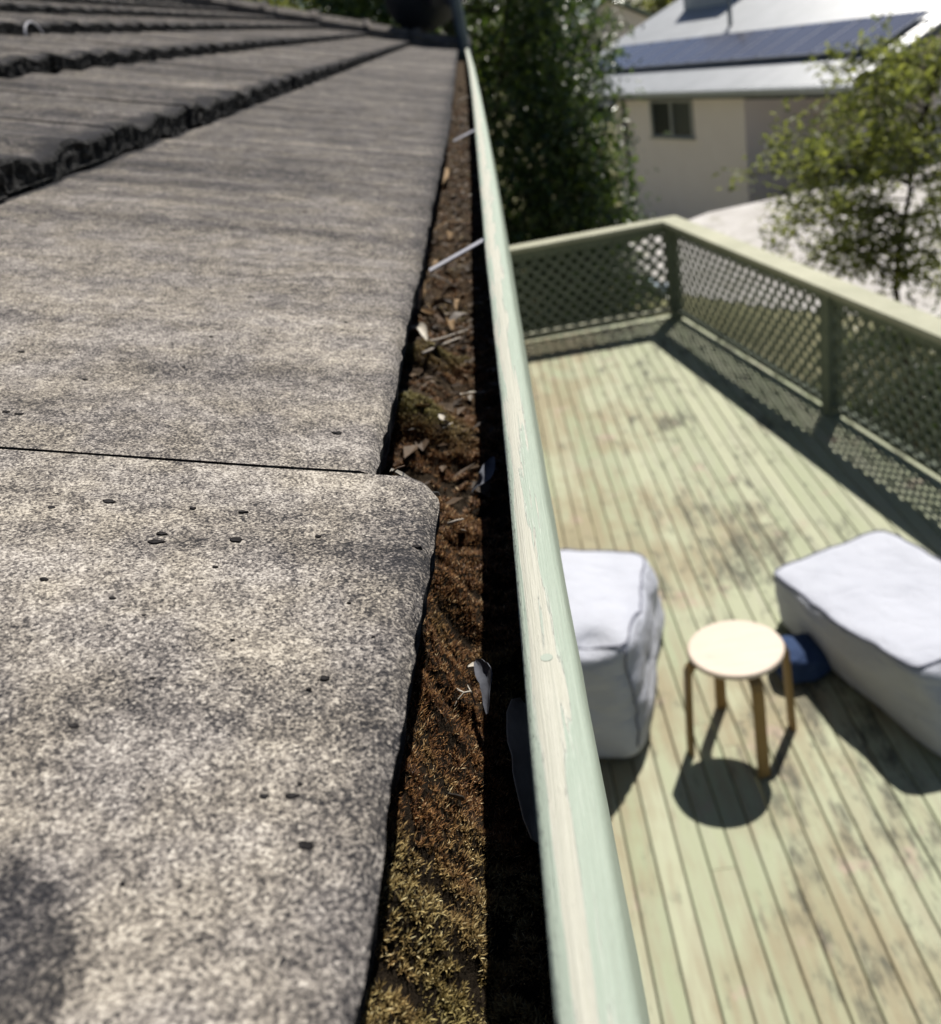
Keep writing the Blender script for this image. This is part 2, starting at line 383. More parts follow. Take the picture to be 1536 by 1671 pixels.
def front_x(k, j, y):
    y0 = tile_list(k)[j]; yl = y-y0
    dx, dz, yaw = JIT[(k, j)]
    xf = -(X0+k*GC)
    if k == 0:
        if abs(y0-.0276) < .01:                        # nearest eave tile has slipped 2 cm down the roof
            xx = -.0497+.054*(yl-.075)
            q = min(1, max(0, (yl-.283)/.0172)); xx -= .0135*(1-math.sqrt(1-q*q))
            return xx
        if abs(y0-.3276) < .01: return -.0628+.008*yl
        return xf-.0010+.011*sst(.6, 2.2, y)+dx*.7+yaw*(yl-.15)*.5
    return xf+dx+yaw*(yl-.15)
roof = MB()
for k in range(NC):
    ys = tile_list(k)
    for j, y0 in enumerate(ys):
        near = k == 0 and y0 < .7
        y1 = min(y0+.30, VY)-(.0012 if (k == 0 and y0 < .1) else -.0002)
        if y1-y0 < .03: continue
        ny = 70 if near else (84 if (1 <= k < 4 and y0 < 3.5) else (36 if k < 4 else (20 if k < 6 else 12)))
        nx = 40 if near else 7
        Ys = np.linspace(y0+.0001, y1, ny)
        sd = 31*k+j*5.7
        top = []; f1 = []; f2 = []; f3 = []; f4 = []
        L = GC+.05
        for y in Ys:
            fx = front_x(k, j, y)
            rag = (.0013 if k == 0 else .0035)*fbm(y*55, sd, 1.1, 3)
            fx2 = fx+rag
            row = []
            for i in range(nx):
                tt = i/(nx-1)
                x = fx2-.004-(L-.004)*tt
                z = tile_top(k, j, x, y)+(.0004 if near else .0007)*fbm(x*14, y*14, sd, 2)
                row.append((x, y, z))
            zt = tile_top(k, j, fx2, y)
            r2 = .0016*fbm(y*80, 3.3, sd, 2)
            top.append(row)
            f1.append((fx2-.0012, y, zt-.0007+r2*.3+(0 if k == 0 else .0022*fbm(y*45, sd+2, .4, 3)))); f2.append((fx2+.0008, y, zt-.0045+r2*.5))
            e3, e4 = (.0022, .006) if k == 0 else (0, .002)
            f3.append((fx2+.0005-e3+.0022*fbm(y*90, sd), y, zt-.013)); f4.append((fx2-.001-e4+.003*fbm(y*60, sd+4), y, zt-TH+.0025*nz(y*60, sd+9)))
        roof.grid(top, 0, flip=False)
        # eave edge: rounded arris then dark rough face
        roof.grid([[f1[i], top[i][0]] for i in range(ny)], 0)
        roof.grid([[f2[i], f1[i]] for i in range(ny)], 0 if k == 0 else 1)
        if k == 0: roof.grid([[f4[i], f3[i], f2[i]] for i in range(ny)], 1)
        else:
            rr = []
            for i in range(ny):
                col = [f4[i]]
                for q in (.2, .4, .6, .8):
                    b_, t_ = np.array(f4[i]), np.array(f2[i]); p_ = b_+(t_-b_)*q; y_ = p_[1]
                    p_[0] += .0042*fbm(y_*75, q*3.1, sd, 3)-.0012; p_[2] += .002*nz(y_*140, q*9, sd); col.append(tuple(p_))
                col.append(f2[i]); rr.append(col)
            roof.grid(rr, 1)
        # sides and underside
        for e, fl in ((0, True), (ny-1, False)):
            t_ = [(p[0], p[1], p[2]) for p in top[e]]; b_ = [(p[0], p[1], p[2]-TH+.003) for p in top[e]]
            roof.grid([t_, b_], 1, flip=fl)
            roof.add([f1[e], f2[e], f3[e], f4[e], b_[0], t_[0]], [(0, 1, 2, 3, 4, 5) if fl else (5, 4, 3, 2, 1, 0)], 1)
        roof.add([f4[0], f4[-1], (top[-1][-1][0], top[-1][-1][1], top[-1][-1][2]-TH+.003), (top[0][-1][0], top[0][-1][1], top[0][-1][2]-TH+.003)], [(0, 1, 2, 3)], 1)
# pock marks on the near tiles, drawn as low black domes
def near_tile(u, v):
    r = ray(u, v)
    sc = (-H0-X0*TSL)/(r[2]+r[0]*TSL); p = r*sc
    ys = tile_list(0); j = max(i for i, q in enumerate(ys) if q <= p[1])
    for _ in range(3):
        z = tile_top(0, j, p[0], p[1]); p = r*(z/r[2])
    return p, j
spots = [(178,819,11),(84,829,7),(315,830,6),(397,836,7),(255,885,12),(264,872,9),(387,882,12),(520,876,7),(72,946,8),(184,977,6),(352,926,5),(551,707,9),(531,1108,11),(505,1126,5),(250,1108,5),(122,1185,10),(477,1300,10),(500,1381,17),(490,1280,5),(200,1443,5),(432,1300,8),(680,893,8),(497,345,4),(410,485,5),(285,378,4),(565,527,4),(10,672,8),(32,676,8),(345,550,4),(35,575,6),(570,985,4),(380,1045,4),(235,1005,4),(610,1040,4),(300,600,4),(140,620,4)]
rs = random.Random(3)
for (u, v, s_) in spots:
    p, j = near_tile(u, v); rad = s_*.80/F*depth(p)
    n = 18; V = []; V2 = []
    ph = rs.random()*9
    for i in range(n):
        a = 2*math.pi*i/n; q = rad*(1+.6*nz(math.cos(a)*1.3+ph, math.sin(a)*1.3, ph))
        x, y = p[0]+q*math.cos(a)*1.2, p[1]+q*math.sin(a)*.72
        V.append((x, y, tile_top(0, j, x, y)-.0009)); x, y = p[0]+(x-p[0])*.86, p[1]+(y-p[1])*.86; V2.append((x, y, tile_top(0, j, x, y)+.00045))
    roof.add(V+V2, [tuple(range(n, 2*n))]+[(i, (i+1) % n, n+(i+1) % n, n+i) for i in range(n)], 2)
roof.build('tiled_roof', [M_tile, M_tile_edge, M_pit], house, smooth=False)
# fix orientation & smooth shading of the big top faces
ro = house.children[0]
import bmesh
bm = bmesh.new(); bm.from_mesh(ro.data); bmesh.ops.remove_doubles(bm, verts=bm.verts, dist=1e-5); bmesh.ops.recalc_face_normals(bm, faces=bm.faces)
for f in bm.faces: f.smooth = True
for e in bm.edges:
    if len(e.link_faces) == 2 and e.calc_face_angle(0) > .55: e.smooth = False
bm.to_mesh(ro.data); bm.free()

# verge capping tiles up the gable end
RS = GS/GC
cap_n = 13
for i in range(cap_n):
    m = MB(); a = .40
    s0 = i*a-.10; s1 = s0+a+.05
    def cp(s, lift): return np.array([-X0-s*.943+.03, VY, -H0-.01+s*.943*RS+lift])
    prof = [(-.13, -.045), (-.125, .035), (-.055, .078), (.05, .078), (.12, .035), (.125, -.045)]
    rows = []
    for s, lf, sc in ((s0, .016, 1.06), (s0+.045, .015, 1.06), (s0+.05, .006, 1.0), (s1, .0, .97)):
        c = cp(s, lf); rows.append([(c[0], c[1]+px*sc+.03, c[2]+pz*sc) for px, pz in prof])
    m.grid(rows); m.add(rows[0], [tuple(range(6))]); m.add(rows[-1], [tuple(range(5, -1, -1))])
    m.build('verge_cap', M_tile, house)

# gutter: old quad profile with a rolled front lip that bows a little
GY = np.concatenate([np.linspace(-.4, .1, 6)[:-1], np.linspace(.1, 1.0, 46)[:-1], np.linspace(1.0, 7.9, 40)])
_ly = [-.4, .10, .16, .27, .33, .44, .575, .755, .99, 1.62, 2.45, 4.3, 7.9]
_ll = [-.0136, -.0134, -.0132, -.0124, -.0118, -.0113, -.0113, -.0111, -.0096, -.0062, -.0020, .0035, .0050]
_lr = [.0021, .0021, .0028, .0024, .0024, .0032, .0042, .0062, .0092, .0150, .0200, .0275, .0310]
def lip_l(y): return float(np.interp(y, _ly, _ll))
def lip_r(y): return float(np.interp(y, _ly, _lr))
ZL = -.155
gut = MB(); lipm = MB(); lipuv = []
rows_in = []; rows_lip = []
for y in GY:
    l, r = lip_l(y), lip_r(y); w = r-l
    c = (l+r)/2
    rows_in.append([(-.121, y, -.178), (-.1205, y, -.258), (-.112, y, -.264), (c-.010, y, -.264), (c-.002, y, -.250), (c, y, -.185), (l+.002, y, ZL-.009)])
    pr = [(l+.0030, -.0085), (l+.0008, -.0075), (l+.0001, -.0050), (l+.0006, -.0016), (l+.0020, -.0002), (l+w*.35, .0003), (l+w*.72, .0001), (r-.0022, -.0006), (r-.0006, -.0030), (r, -.0090), (r+.0004, -.020), (r+.002, -.060), (r-.004, -.095), (r-.014, -.1085), (-.1225, -.1085)]
    b = .0004*nz(y*9, 2.2)
    rows_lip.append([(px+.0003*nz(y*30, i*.7), y, ZL+pz+b) for i, (px, pz) in enumerate(pr)])
gut.grid(rows_in)
g_in = gut.build('gutter', M_gutter_in, house, smooth=True)
lipm.grid(rows_lip)
g_lip = lipm.build('gutter_lip', M_lip, g_in, smooth=True)
uvl = g_lip.data.uv_layers.new(name='UVMap')
npf = len(rows_lip[0])
us = [0, .03, .06, .10, .16, .38, .70, .86, .94, .97, 1.0, 1.2, 1.4, 1.5, 1.8]
for li, lp in enumerate(g_lip.data.loops):
    vi = lp.vertex_index; uvl.data[li].uv = (us[vi % npf], float(GY[vi//npf]))
m = MB(); ye = 7.9
m.add([(-.121, ye, -.165), (-.121, ye, -.262), (.012, ye, -.262), (.018, ye, -.165)], [(0, 1, 2, 3)]); m.add([(-.121, ye+.003, -.165), (-.121, ye+.003, -.262), (.012, ye+.003, -.262), (.018, ye+.003, -.165)], [(3, 2, 1, 0)])
m.build('end_cap', M_rail, g_in)
# internal straps across the gutter
def strap(u0, v0, u1, v1, wd):
    a = at_z(u1, v1, -.1605); b = at_y(u0, v0, a[1])
    m = MB(); a2 = a+np.array([.006, 0, .0005]); b = b+np.array([0, 0, .004])
    m.bar(b, a2, wd, .0014, up=(0, -.30, 1)); m.build('gutter_strap', M_strap, g_in)
strap(703, 449, 787, 390, .0052); strap(741, 234, 777, 210, .0056)
# a raised screw head on the lip
p = at_z(892, 1072, ZL+.0006); m = MB()
n = 12; m.add([(p[0]+.0022*math.cos(2*math.pi*i/n), p[1]+.0022*math.sin(2*math.pi*i/n), p[2]-.0008) for i in range(n)]+[(p[0]+.0017*math.cos(2*math.pi*i/n), p[1]+.0017*math.sin(2*math.pi*i/n), p[2]-.0001) for i in range(n)],
      [(i, (i+1) % n, n+(i+1) % n, n+i) for i in range(n)]+[tuple(range(n, 2*n))])
m.build('rivet', plain('painted_rivet', (.50, .56, .47), .45), g_in)

m = MB(); m.abox(-.145, -.123, -.6, 8.0, -.36, -.176); m.build('fascia', M_rail, house)
m = MB(); m.abox(-.60, -.146, -.6, 8.0, -.372, -.362); m.build('soffit', plain('soffit_board', (.6, .6, .55), .8), house)
m = MB(); m.abox(-5.5, -.62, -.6, 8.0, -LIFT, -.373)
A = -.62
m.build('wall', plain('painted_wall', (.55, .55, .47), .85), house)
m = MB(); m.add([(-.15, 8.1, -.30), (-5.5, 8.1, -.30), (-5.5, 8.1, 1.55), (-.15, 8.1, -.22)], [(0, 1, 2, 3), ])
m.add([(-.15, 8.12, -.30), (-5.5, 8.12, -.30), (-5.5, 8.12, 1.55), (-.15, 8.12, -.22)], [(3, 2, 1, 0)])
m.build('gable', plain('gable_board', (.5, .5, .43), .85), house)

# ------------------------------------------------------------------ moss bed and litter in the gutter
BED = -.234
mounds = []
for u, v, r, h in [(737, 750, .034, .017), (690, 738, .019, .012), (668, 765, .017, .011), (715, 715, .02, .007), (715, 880, .02, .008), (745, 905, .018, .007), (730, 960, .02, .008), (745, 1010, .015, .007), (700, 625, .030, .009), (740, 610, .02, .005), (690, 1120, .014, .007), (735, 1150, .016, .008), (695, 1215, .013, .007), (740, 1235, .013, .007), (690, 1300, .013, .007), (735, 1360, .013, .008), (680, 1400, .012, .007), (720, 1450, .013, .007), (660, 1500, .012, .006), (740, 1540, .012, .006), (690, 1590, .012, .006)]:
    q = at_z(u, v, BED); mounds.append((q[1], q[0], r*1.1, h*(1.7 if v > 850 else 1.15)))
def bed(x, y):
    z = BED-.012*sst(.40, .28, y)+(.016*sst(-.044, -.074, x)+.040*sst(.44, .32, y)*sst(-.038, -.066, x))+.004*fbm(x*40, y*40, 1.7, 3)
    for my, mx, r, h in mounds:
        d2 = ((x-mx)**2+(y-my)**2)/(r*r); z += h*math.exp(-d2*1.6)
    z += .006*nz(x*9, y*5, 4.4)+(.0050*nz(x*105, y*105, 8.8) if y < .8 else 0)
    return z
def gr_(y): return (lip_l(y)+lip_r(y))/2-.004
def mat_soil():
    t = NT('leaf_mould', .95, .1); P = t.map(); n = t.noise(P, 160, 5, .7); k = t.noise(P, 22, 4)
    c = t.ramp(n, [(.35, (.016, .011, .008)), (.52, (.06, .042, .026)), (.70, (.16, .12, .08))]); c = t.mix(t.ramp(k, [(.4, 0), (.65, .6)]), c, (.075, .045, .022), 'MIX'); yy = t.xyz()[1]; c = t.mix(t.ramp(yy, [(.44, .8), (.62, .0)]), c, (.012, .009, .006)); t.color(c); t.bump(n, .004, 1.0); return t.m  # soil blackened under the moss so gaps between tufts look shaded
m = MB(); ysb = np.concatenate([np.linspace(-.35, .1, 10)[:-1], np.linspace(.1, 1.2, 180)[:-1], np.linspace(1.2, 3, 120)[:-1], np.linspace(3, 7.85, 60)])
m.grid([[(x, y, bed(x, y)+(.003*nz(x*160, y*160) if y < 3 else .005*nz(x*60, y*25))) for x in np.linspace(-.1195, gr_(y), 36)] for y in ysb])
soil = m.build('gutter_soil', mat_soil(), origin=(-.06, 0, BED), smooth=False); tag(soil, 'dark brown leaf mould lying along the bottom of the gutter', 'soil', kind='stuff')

def mat_moss():
    t = NT('star_moss', .6, .35); r = t.geo(); P = t.map(); k = t.noise(P, 26, 3); k2 = t.noise(P, 9, 2)
    x, y, z = t.xyz()
    red = t.ramp(r, [(0, (.05, .022, .010)), (.5, (.185, .080, .028)), (.92, (.42, .22, .08)), (1, (.85, .65, .38))])
    gold = t.ramp(r, [(0, (.07, .048, .016)), (.5, (.34, .235, .085)), (.92, (.70, .56, .25)), (1, (1., .88, .52))])
    olive = t.ramp(r, [(0, (.055, .055, .016)), (.6, (.23, .21, .06)), (1, (.50, .44, .16))])
    yy = t.math('ADD', t.math('MULTIPLY', y, -6.0), t.math('MULTIPLY', t.math('SUBTRACT', k, .5), 1.6))
    c = t.mix(t.ramp(t.math('ADD', yy, 2.0), [(.62, 0), (1.0, 1)]), red, gold)
    c = t.mix(t.ramp(k2, [(.55, 0), (.68, .85)]), c, olive); t.color(c); return t.m
rb = np.random.RandomState(11)
def moss_density(x, y):
    d = .42+.45*fbm(x*34, y*30, 9.1, 2)+1.5*nz(x*105, y*105, 8.8)
    for lim, a_ in ((.44, .62), (.49, -.35), (.61, .75), (.665, -.3), (.735, .45), (9, -.3)):
        if y < lim: d += a_; break
    return d
BV = []; 
n_try = 76000; cnt = 0
Yt = np.where(rb.rand(n_try) < .90, .12+rb.rand(n_try)**1.2*.64, .74+rb.rand(n_try)**1.8*2.6)
Xt = rb.rand(n_try)
verts = []; faces = []
for y, xr in zip(Yt, Xt):
    x = -.118+xr*(gr_(y)+.118)
    if xr > .80 and rb.rand() < .6: continue
    if rb.rand() > moss_density(x, y): continue
    z = bed(x, y)-.0008
    far = y > .75; k_ = (2.0 if far else 1.0)*(1+.4*max(0, y-.3))
    c0 = rb.uniform(0, 6.283); nb_ = 5 if far else 7
    lx, ly = rb.uniform(-.35, .35), rb.uniform(-.35, .35); size = rb.uniform(.7, 1.25)
    for b_ in range(nb_):
        th = c0+b_*6.283/nb_+rb.uniform(-.3, .3); tilt = rb.uniform(.25, .95) if b_ else .08
        L = rb.uniform(.0017, .0030)*k_*size; W = rb.uniform(.00014, .00027)*k_
        d = np.array([math.cos(th)*math.sin(tilt)+lx, math.sin(th)*math.sin(tilt)+ly, math.cos(tilt)]); d /= math.sqrt(d@d)
        s_ = np.array([-math.sin(th), math.cos(th), 0])
        p0 = np.array([x, y, z]); p1 = p0+d*L*.6; p2 = p0+d*L+np.array([math.cos(th), math.sin(th), -.1])*L*.22
        n0 = len(verts)
        verts += [p0-s_*W*.5, p0+s_*W*.5, p1+s_*W, p1-s_*W, p2]
        faces += [(n0, n0+1, n0+2, n0+3), (n0+3, n0+2, n0+4)]
mm = MB(); mm.v = verts; mm.f = faces; mm.m = [0]*len(faces)
moss = mm.build('moss', mat_moss(), origin=(-.06, 0, BED)); tag(moss, 'brown and olive moss growing thickly along the gutter bed', 'moss', kind='stuff')

# ---- single pieces of litter
def mat_dry(name, lo, hi, sc=120):
    t = NT(name, .75, .25); n = t.noise(t.map((1, 1, 1)), sc, 4, .65); t.color(t.ramp(n, [(.3, lo), (.7, hi)])); t.bump(n, .0006, .6); return t.m
M_tan = mat_dry('tan_dry_leaf', (.26, .16, .075), (.46, .32, .18)); M_pale = mat_dry('bleached_dry_leaf', (.50, .45, .38), (.72, .67, .58))
M_greyleaf = mat_dry('grey_dry_leaf', (.17, .15, .135), (.30, .27, .245)); M_brownleaf = mat_dry('brown_dry_leaf', (.06, .035, .02), (.14, .085, .05)); M_stick = mat_dry('bleached_twig', (.36, .32, .28), (.55, .50, .44), 200)
M_silver = mat_dry('silvery_leaf_underside', (.70, .60, .48), (.90, .78, .64))
M_bluegrey = mat_dry('blue_grey_leaf', (.13, .14, .17), (.22, .23, .27))
def leaf(name, pts, wid, mat, label, cat='leaf', group=None, curl=.25, arch=.0, prof=None, thick=.0004, roll=0.):
    """a curved dry leaf along a centre line (lens-relative points); wid = half width"""
    P = [np.asarray(p, float) for p in pts]; n = 14
    # resample
    seg = [0]+list(np.cumsum([np.linalg.norm(P[i+1]-P[i]) for i in range(len(P)-1)])); Lt = seg[-1]
    C = [np.array([np.interp(Lt*i/(n-1), seg, [p[a] for p in P]) for a in range(3)]) for i in range(n)]
    for _ in range(2): C = [C[0]]+[(C[i-1]+2*C[i]+C[i+1])/4 for i in range(1, n-1)]+[C[-1]]
    m = MB(); rows = []; rows2 = []
    for i in range(n):
        t = i/(n-1); d = C[min(i+1, n-1)]-C[max(i-1, 0)]; d /= np.linalg.norm(d)+1e-9
        s_ = np.cross(d, (0, 0, 1.)); s_ /= np.linalg.norm(s_)+1e-9; u = np.cross(s_, d)
        a = roll+.25*nz(t*3, C[0][1]*50); s_, u = s_*math.cos(a)+u*math.sin(a), u*math.cos(a)-s_*math.sin(a)
        w = wid*(max(.06, math.sin(math.pi*min(1, t*.93+.05))**.75) if prof is None else prof(t))
        c = C[i]+u*arch*math.sin(math.pi*t)
        row = []
        for k in range(7):
            q = (k-3)/3; row.append(c+s_*w*q*(1+.12*nz(t*9, q*2, C[0][0]*90))+u*(curl*w*(abs(q)**1.6)+.12*w*nz(t*7, q*3, C[0][1]*80)))
        rows.append(row); rows2.append([r-u*thick for r in row])
    m.grid(rows); m.grid(rows2, flip=True)
    edge = [r[0] for r in rows]; edge2 = [r[0] for r in rows2]; m.grid([edge, edge2])
    edge = [r[-1] for r in rows]; edge2 = [r[-1] for r in rows2]; m.grid([edge2, edge])
    o = m.build(name, mat, smooth=True); tag(o, label, cat, group); return o
def twig(pts, r0, mat, label, group=None, name='twig', r1=None, forks=()):
    m = MB(); n = len(pts); r1 = r0*.6 if r1 is None else r1
    m.tube(pts, [r0+(r1-r0)*i/(n-1) for i in range(n)], 7)
    for f in forks: m.tube(f, [r1*.9]*(len(f)-1)+[r1*.4], 6)
    o = m.build(name, mat, smooth=True); tag(o, label, 'twig', group); return o
def gz(u, v, h=.002):
    z = BED+h
    for _ in range(4):
        p = at_z(u, v, z); z = bed(min(max(p[0], -.118), 0), p[1])+h
    return at_z(u, v, z)
strip = lambda t: .45+.55*abs(math.sin(t*7+1))
twig([gz(672, 563, .004), gz(718, 553, .008), gz(763, 538, .006)], .0011, M_stick, 'longer of two parallel bleached sticks lying across the gutter litter')
twig([gz(690, 577, .004), gz(720, 563, .007), gz(750, 551, .006)], .0013, M_stick, 'shorter thicker bleached stick beside the longer one, nearer the camera')
leaf('dry_leaf', [gz(672, 532, .005), gz(688, 536, .013), gz(697, 556, .005)], .0045, M_pale, 'bleached curled leaf just beyond the two parallel sticks', curl=.6)
twig([gz(703, 449, .012), gz(725, 456, .010), gz(752, 474, .004)], .0011, M_stick, 'thin pale twig running from the foot of the nearer gutter strap')
leaf('bark_curl', [gz(691, 462, .006), gz(692, 480, .012), gz(681, 508, .006), gz(706, 516, .004)], .0032, M_tan, 'shiny tan bark curl bent along the tile edge below the strap', 'bark', curl=.9, prof=strip)
leaf('dry_leaf', [gz(666, 660, .004), gz(684, 662, .006), gz(706, 664, .004)], .0040, M_tan, 'flat tan leaf fragment lying on soil in front of the olive moss', prof=lambda t: .8)
leaf('dry_leaf', [gz(717, 676, .006), gz(724, 684, .007), gz(734, 694, .004)], .0021, M_pale, 'small white curled flake between the tan fragment and the shadow edge')
leaf('dry_leaf', [gz(745, 645, .006), gz(768, 640, .008), gz(793, 639, .006)], .0016, M_pale, 'narrow pale leaf poking from the litter into the lip shadow', prof=strip)
leaf('bark_strip', [at_z(637, 768, -.150), at_z(655, 776, -.153), at_z(676, 786, -.156), at_z(700, 803, -.160), at_z(716, 809, -.168)], .0015, M_pale, 'gnarled white bark strip lying against the corner of the slipped tile', 'bark', curl=.7, prof=lambda t: .35+.65*abs(math.sin(t*9+.6)))
twig([at_z(640, 772, -.150), at_z(648, 764, -.147), at_z(660, 760, -.150)], .0005, M_brownleaf, 'hair thin brown stalk beside the gnarled bark strip')
twig([gz(731, 855, .006), gz(744, 850, .008), gz(756, 847, .006)], .0008, M_stick, 'short straight bleached twig lying on moss beside the slipped tile corner')
leaf('dry_leaf', [gz(752, 864, .004), gz(756, 870, .005), gz(758, 876, .003)], .0018, M_pale, 'tiny white flake on dark moss near the short straight twig')
twig([gz(742, 1123, .008), gz(757, 1131, .010), gz(768, 1128, .009), gz(776, 1150, .006)], .0006, M_pale, 'white branching rootlet lying on the red brown moss', forks=([gz(757, 1131, .010), gz(747, 1142, .008), gz(742, 1152, .006)], [gz(768, 1128, .009), gz(763, 1118, .008)]), name='rootlet')
leaf('dry_leaf', [gz(729, 1293, .006), gz(742, 1299, .008), gz(757, 1305, .006)], .0019, M_greyleaf, 'small smooth grey leaf lying at the shadow edge on brown moss')
leaf('dry_leaf', [gz(764, 1088, .006), gz(775, 1084, .008), gz(783, 1088, .005)], .0014, M_pale, 'small pale seed husk at the shadow edge beside the rootlet', 'husk')
leaf('dry_leaf', [gz(776, 1078, .02), gz(797, 1105, .026), gz(795, 1165, .018)], .0042, M_bluegrey, 'blue grey narrow leaf standing in the lip shadow beside the rootlet', roll=-.9)
leaf('dry_leaf', [np.array([-.0192, .212, -.226]), np.array([-.0184, .242, -.219]), np.array([-.0187, .276, -.223])], .0118, M_silver, 'broad grey dry leaf leaning against the front wall of the gutter in shadow', roll=-1.0, curl=.12, arch=.0, prof=lambda t: max(.08, 1-(abs(2*t-1))**2.6)**.6)
leaf('dry_leaf', [gz(770, 802, .008), gz(790, 780, .018), gz(806, 745, .02)], .0035, M_bluegrey, 'narrow curled leaf standing in the lip shadow beyond the brown moss cushions', roll=-.6)
leaf('dry_leaf', [gz(721, 302, .01), gz(727, 290, .02), gz(729, 274, .014)], .0055, M_tan, 'bright tan leaf tip against the tile edge between the two straps')
twig([gz(703, 400, .006), gz(708, 376, .02), gz(727, 362, .022), gz(768, 360, .006)], .0009, M_tan, 'thin arched tan stalk bending over the litter between the straps')
twig([gz(745, 168, .008), gz(757, 160, .02), gz(769, 156, .02)], .0022, M_stick, 'short pale stick near the far end of the gutter')
leaf('dry_leaf', [gz(748, 137, .012), gz(757, 135, .03), gz(767, 137, .02)], .010, M_tan, 'curled tan leaf beyond the far strap near the gutter end')
rl = random.Random(5)
for i, (u, v, a, L, mt, lab) in enumerate([
    (735, 478, .3, .020, M_brownleaf, 'curled dark brown leaf under the tip of the nearer strap twig'),
    (752, 495, 1.2, .022, M_tan, 'small orange brown leaf beside the thin pale twig'),
    (722, 500, -.5, .026, M_greyleaf, 'curled grey leaf between the tan bark curl and the shadow edge'),
    (748, 520, .7, .024, M_greyleaf, 'broad grey leaf beside the lip shadow just beyond the two parallel sticks'),
    (715, 520, 2.2, .020, M_brownleaf, 'folded brown leaf between the bark curl and the bleached curled leaf'),
    (735, 530, 1.7, .018, M_tan, 'light brown leaf shard directly above the two parallel sticks'),
    (735, 440, .1, .020, M_brownleaf, 'brown leaf lying under the nearer gutter strap'),
    (715, 432, 1.0, .018, M_tan, 'reddish tan leaf on the tile side of the nearer gutter strap'),
    (710, 590, .9, .020, M_greyleaf, 'ragged grey leaf under the shorter bleached stick'),
    (755, 400, .3, .022, M_brownleaf, 'dark leaf beyond the nearer strap at the shadow edge'),
    (735, 385, 1.4, .018, M_tan, 'pale brown leaf inside the loop of the arched stalk'),
    (745, 330, .4, .026, M_brownleaf, 'brown leaf halfway between the two gutter straps')]):
    c = gz(u, v, .006); d = np.array([math.cos(a), math.sin(a), 0])*L/2
    leaf('dry_leaf', [c-d+(0, 0, -.002), c+np.array([0, 0, .004]), c+d+(0, 0, .001)], L*.22, mt, lab, curl=rl.uniform(.2, .8), roll=rl.uniform(-.6, .6))

# loose crumbs of dead leaf too many to count
rq = np.random.RandomState(77); m = MB()
for i in range(1500):
    y = .60+rq.rand()**1.5*2.6; x = -.116+rq.rand()*(gr_(y)+.11); L = rq.uniform(.003, .013)*(1+.25*y); w = L*rq.uniform(.06, .30); th = rq.uniform(0, 6.28); tl = rq.uniform(-.5, .5)
    if y < .74 and rq.rand() < .45: continue
    if i % 30 == 0: y = rq.uniform(.44, .60)
    c = np.array([x, y, bed(x, y)+rq.uniform(.001, .007)]); d = np.array([math.cos(th), math.sin(th), tl*.6]); d /= np.linalg.norm(d); s_ = np.cross(d, (0, 0, 1.)); u = np.cross(s_, d); k_ = rq.uniform(.1, .9)*w
    V = [c-d*L/2, c-d*L*.1+s_*w+u*k_, c+d*L/2+u*k_*.4, c-d*L*.05-s_*w+u*k_*.8, c]
    m.add(V, [(0, 4, 1), (1, 4, 2), (2, 4, 3), (3, 4, 0)])
def mat_crumb():
    t = NT('dead_leaf_crumbs', .7, .3); r = t.geo(); n = t.noise(t.map(), 150, 3)
    c = t.ramp(r, [(0, (.03, .019, .011)), (.55, (.085, .05, .027)), (.82, (.17, .115, .07)), (.94, (.26, .22, .18)), (1, (.55, .50, .43))]); t.color(t.mix(t.ramp(n, [(.4, 0), (.7, .5)]), c, (.04, .028, .018))); return t.m
tag(m.build('leaf_litter', mat_crumb(), origin=(-.06, 1, BED)), 'crumbled dead leaves scattered along the gutter beyond the moss', 'leaf litter', kind='stuff')

# small loop of wire caught on a course of tiles, up the roof
c = at_z(50, 46, 0); 
def roof_pt(u, v, lift=0.):
    r = ray(u, v); s = (-H0-X0*RS+lift)/(r[2]+r[0]*RS); return r*s
q = at_y(20, 60, 1.55); kx = -(X0+3*GC)
r = ray(46, 50); q = r*(kx/r[0])
m = MB(); wp = []
for i in range(13):
    a = math.pi*i/12; wp.append((q[0]+.012, q[1]-.055*math.cos(a), q[2]-.018+.035*math.sin(a)))
m.tube(wp, .0022, 6); o = m.build('wire_loop', M_strap, smooth=True); tag(o, 'thin pale wire loop sticking out from under an upper course of tiles', 'wire')

# ------------------------------------------------------------------ satellite dish on a mast at the gutter's far end
mb = at_y(757, 76, 8.0)
dish = thing('satellite_dish', (mb[0], 8.0, -.45), 'dark satellite dish on a grey mast at the far end of the gutter', 'satellite dish')
m = MB(); mt_ = at_y(748, -30, 8.0); m.tube([(mb[0]+.005, 8.0, -.45), (mb[0]+.003, 8.0, -.1), (mb[0]-.006, 8.0, .25), (mb[0]-.012, 8.0, .75)], .042, 12)
m.build('mast', plain('grey_blue_painted_steel', (.085, .12, .15), .45, .5, vary=.25), dish, smooth=True)
dc = at_y(706, -22, 8.15); nrm = np.array([-.30, .72, .45]); nrm /= np.linalg.norm(nrm)
ax = np.cross(nrm, (0, 0, 1.)); ax /= np.linalg.norm(ax); ay = np.cross(ax, nrm)
m = MB(); rows = []; RD = .37
for i in range(9):
    rr = RD*i/8; rows.append([dc+(ax*math.cos(a)+ay*1.06*math.sin(a))*rr+nrm*(.35*rr*rr/RD-.03) for a in np.linspace(0, 2*math.pi, 33)])
m.grid(rows); m.grid([[p-nrm*.012 for p in r_] for r_ in rows], flip=True); m.grid([rows[-1], [p-nrm*.012 for p in rows[-1]]])
refl = m.build('reflector', plain('dark_navy_metal', (.016, .022, .036), .5, .4), dish, smooth=True)
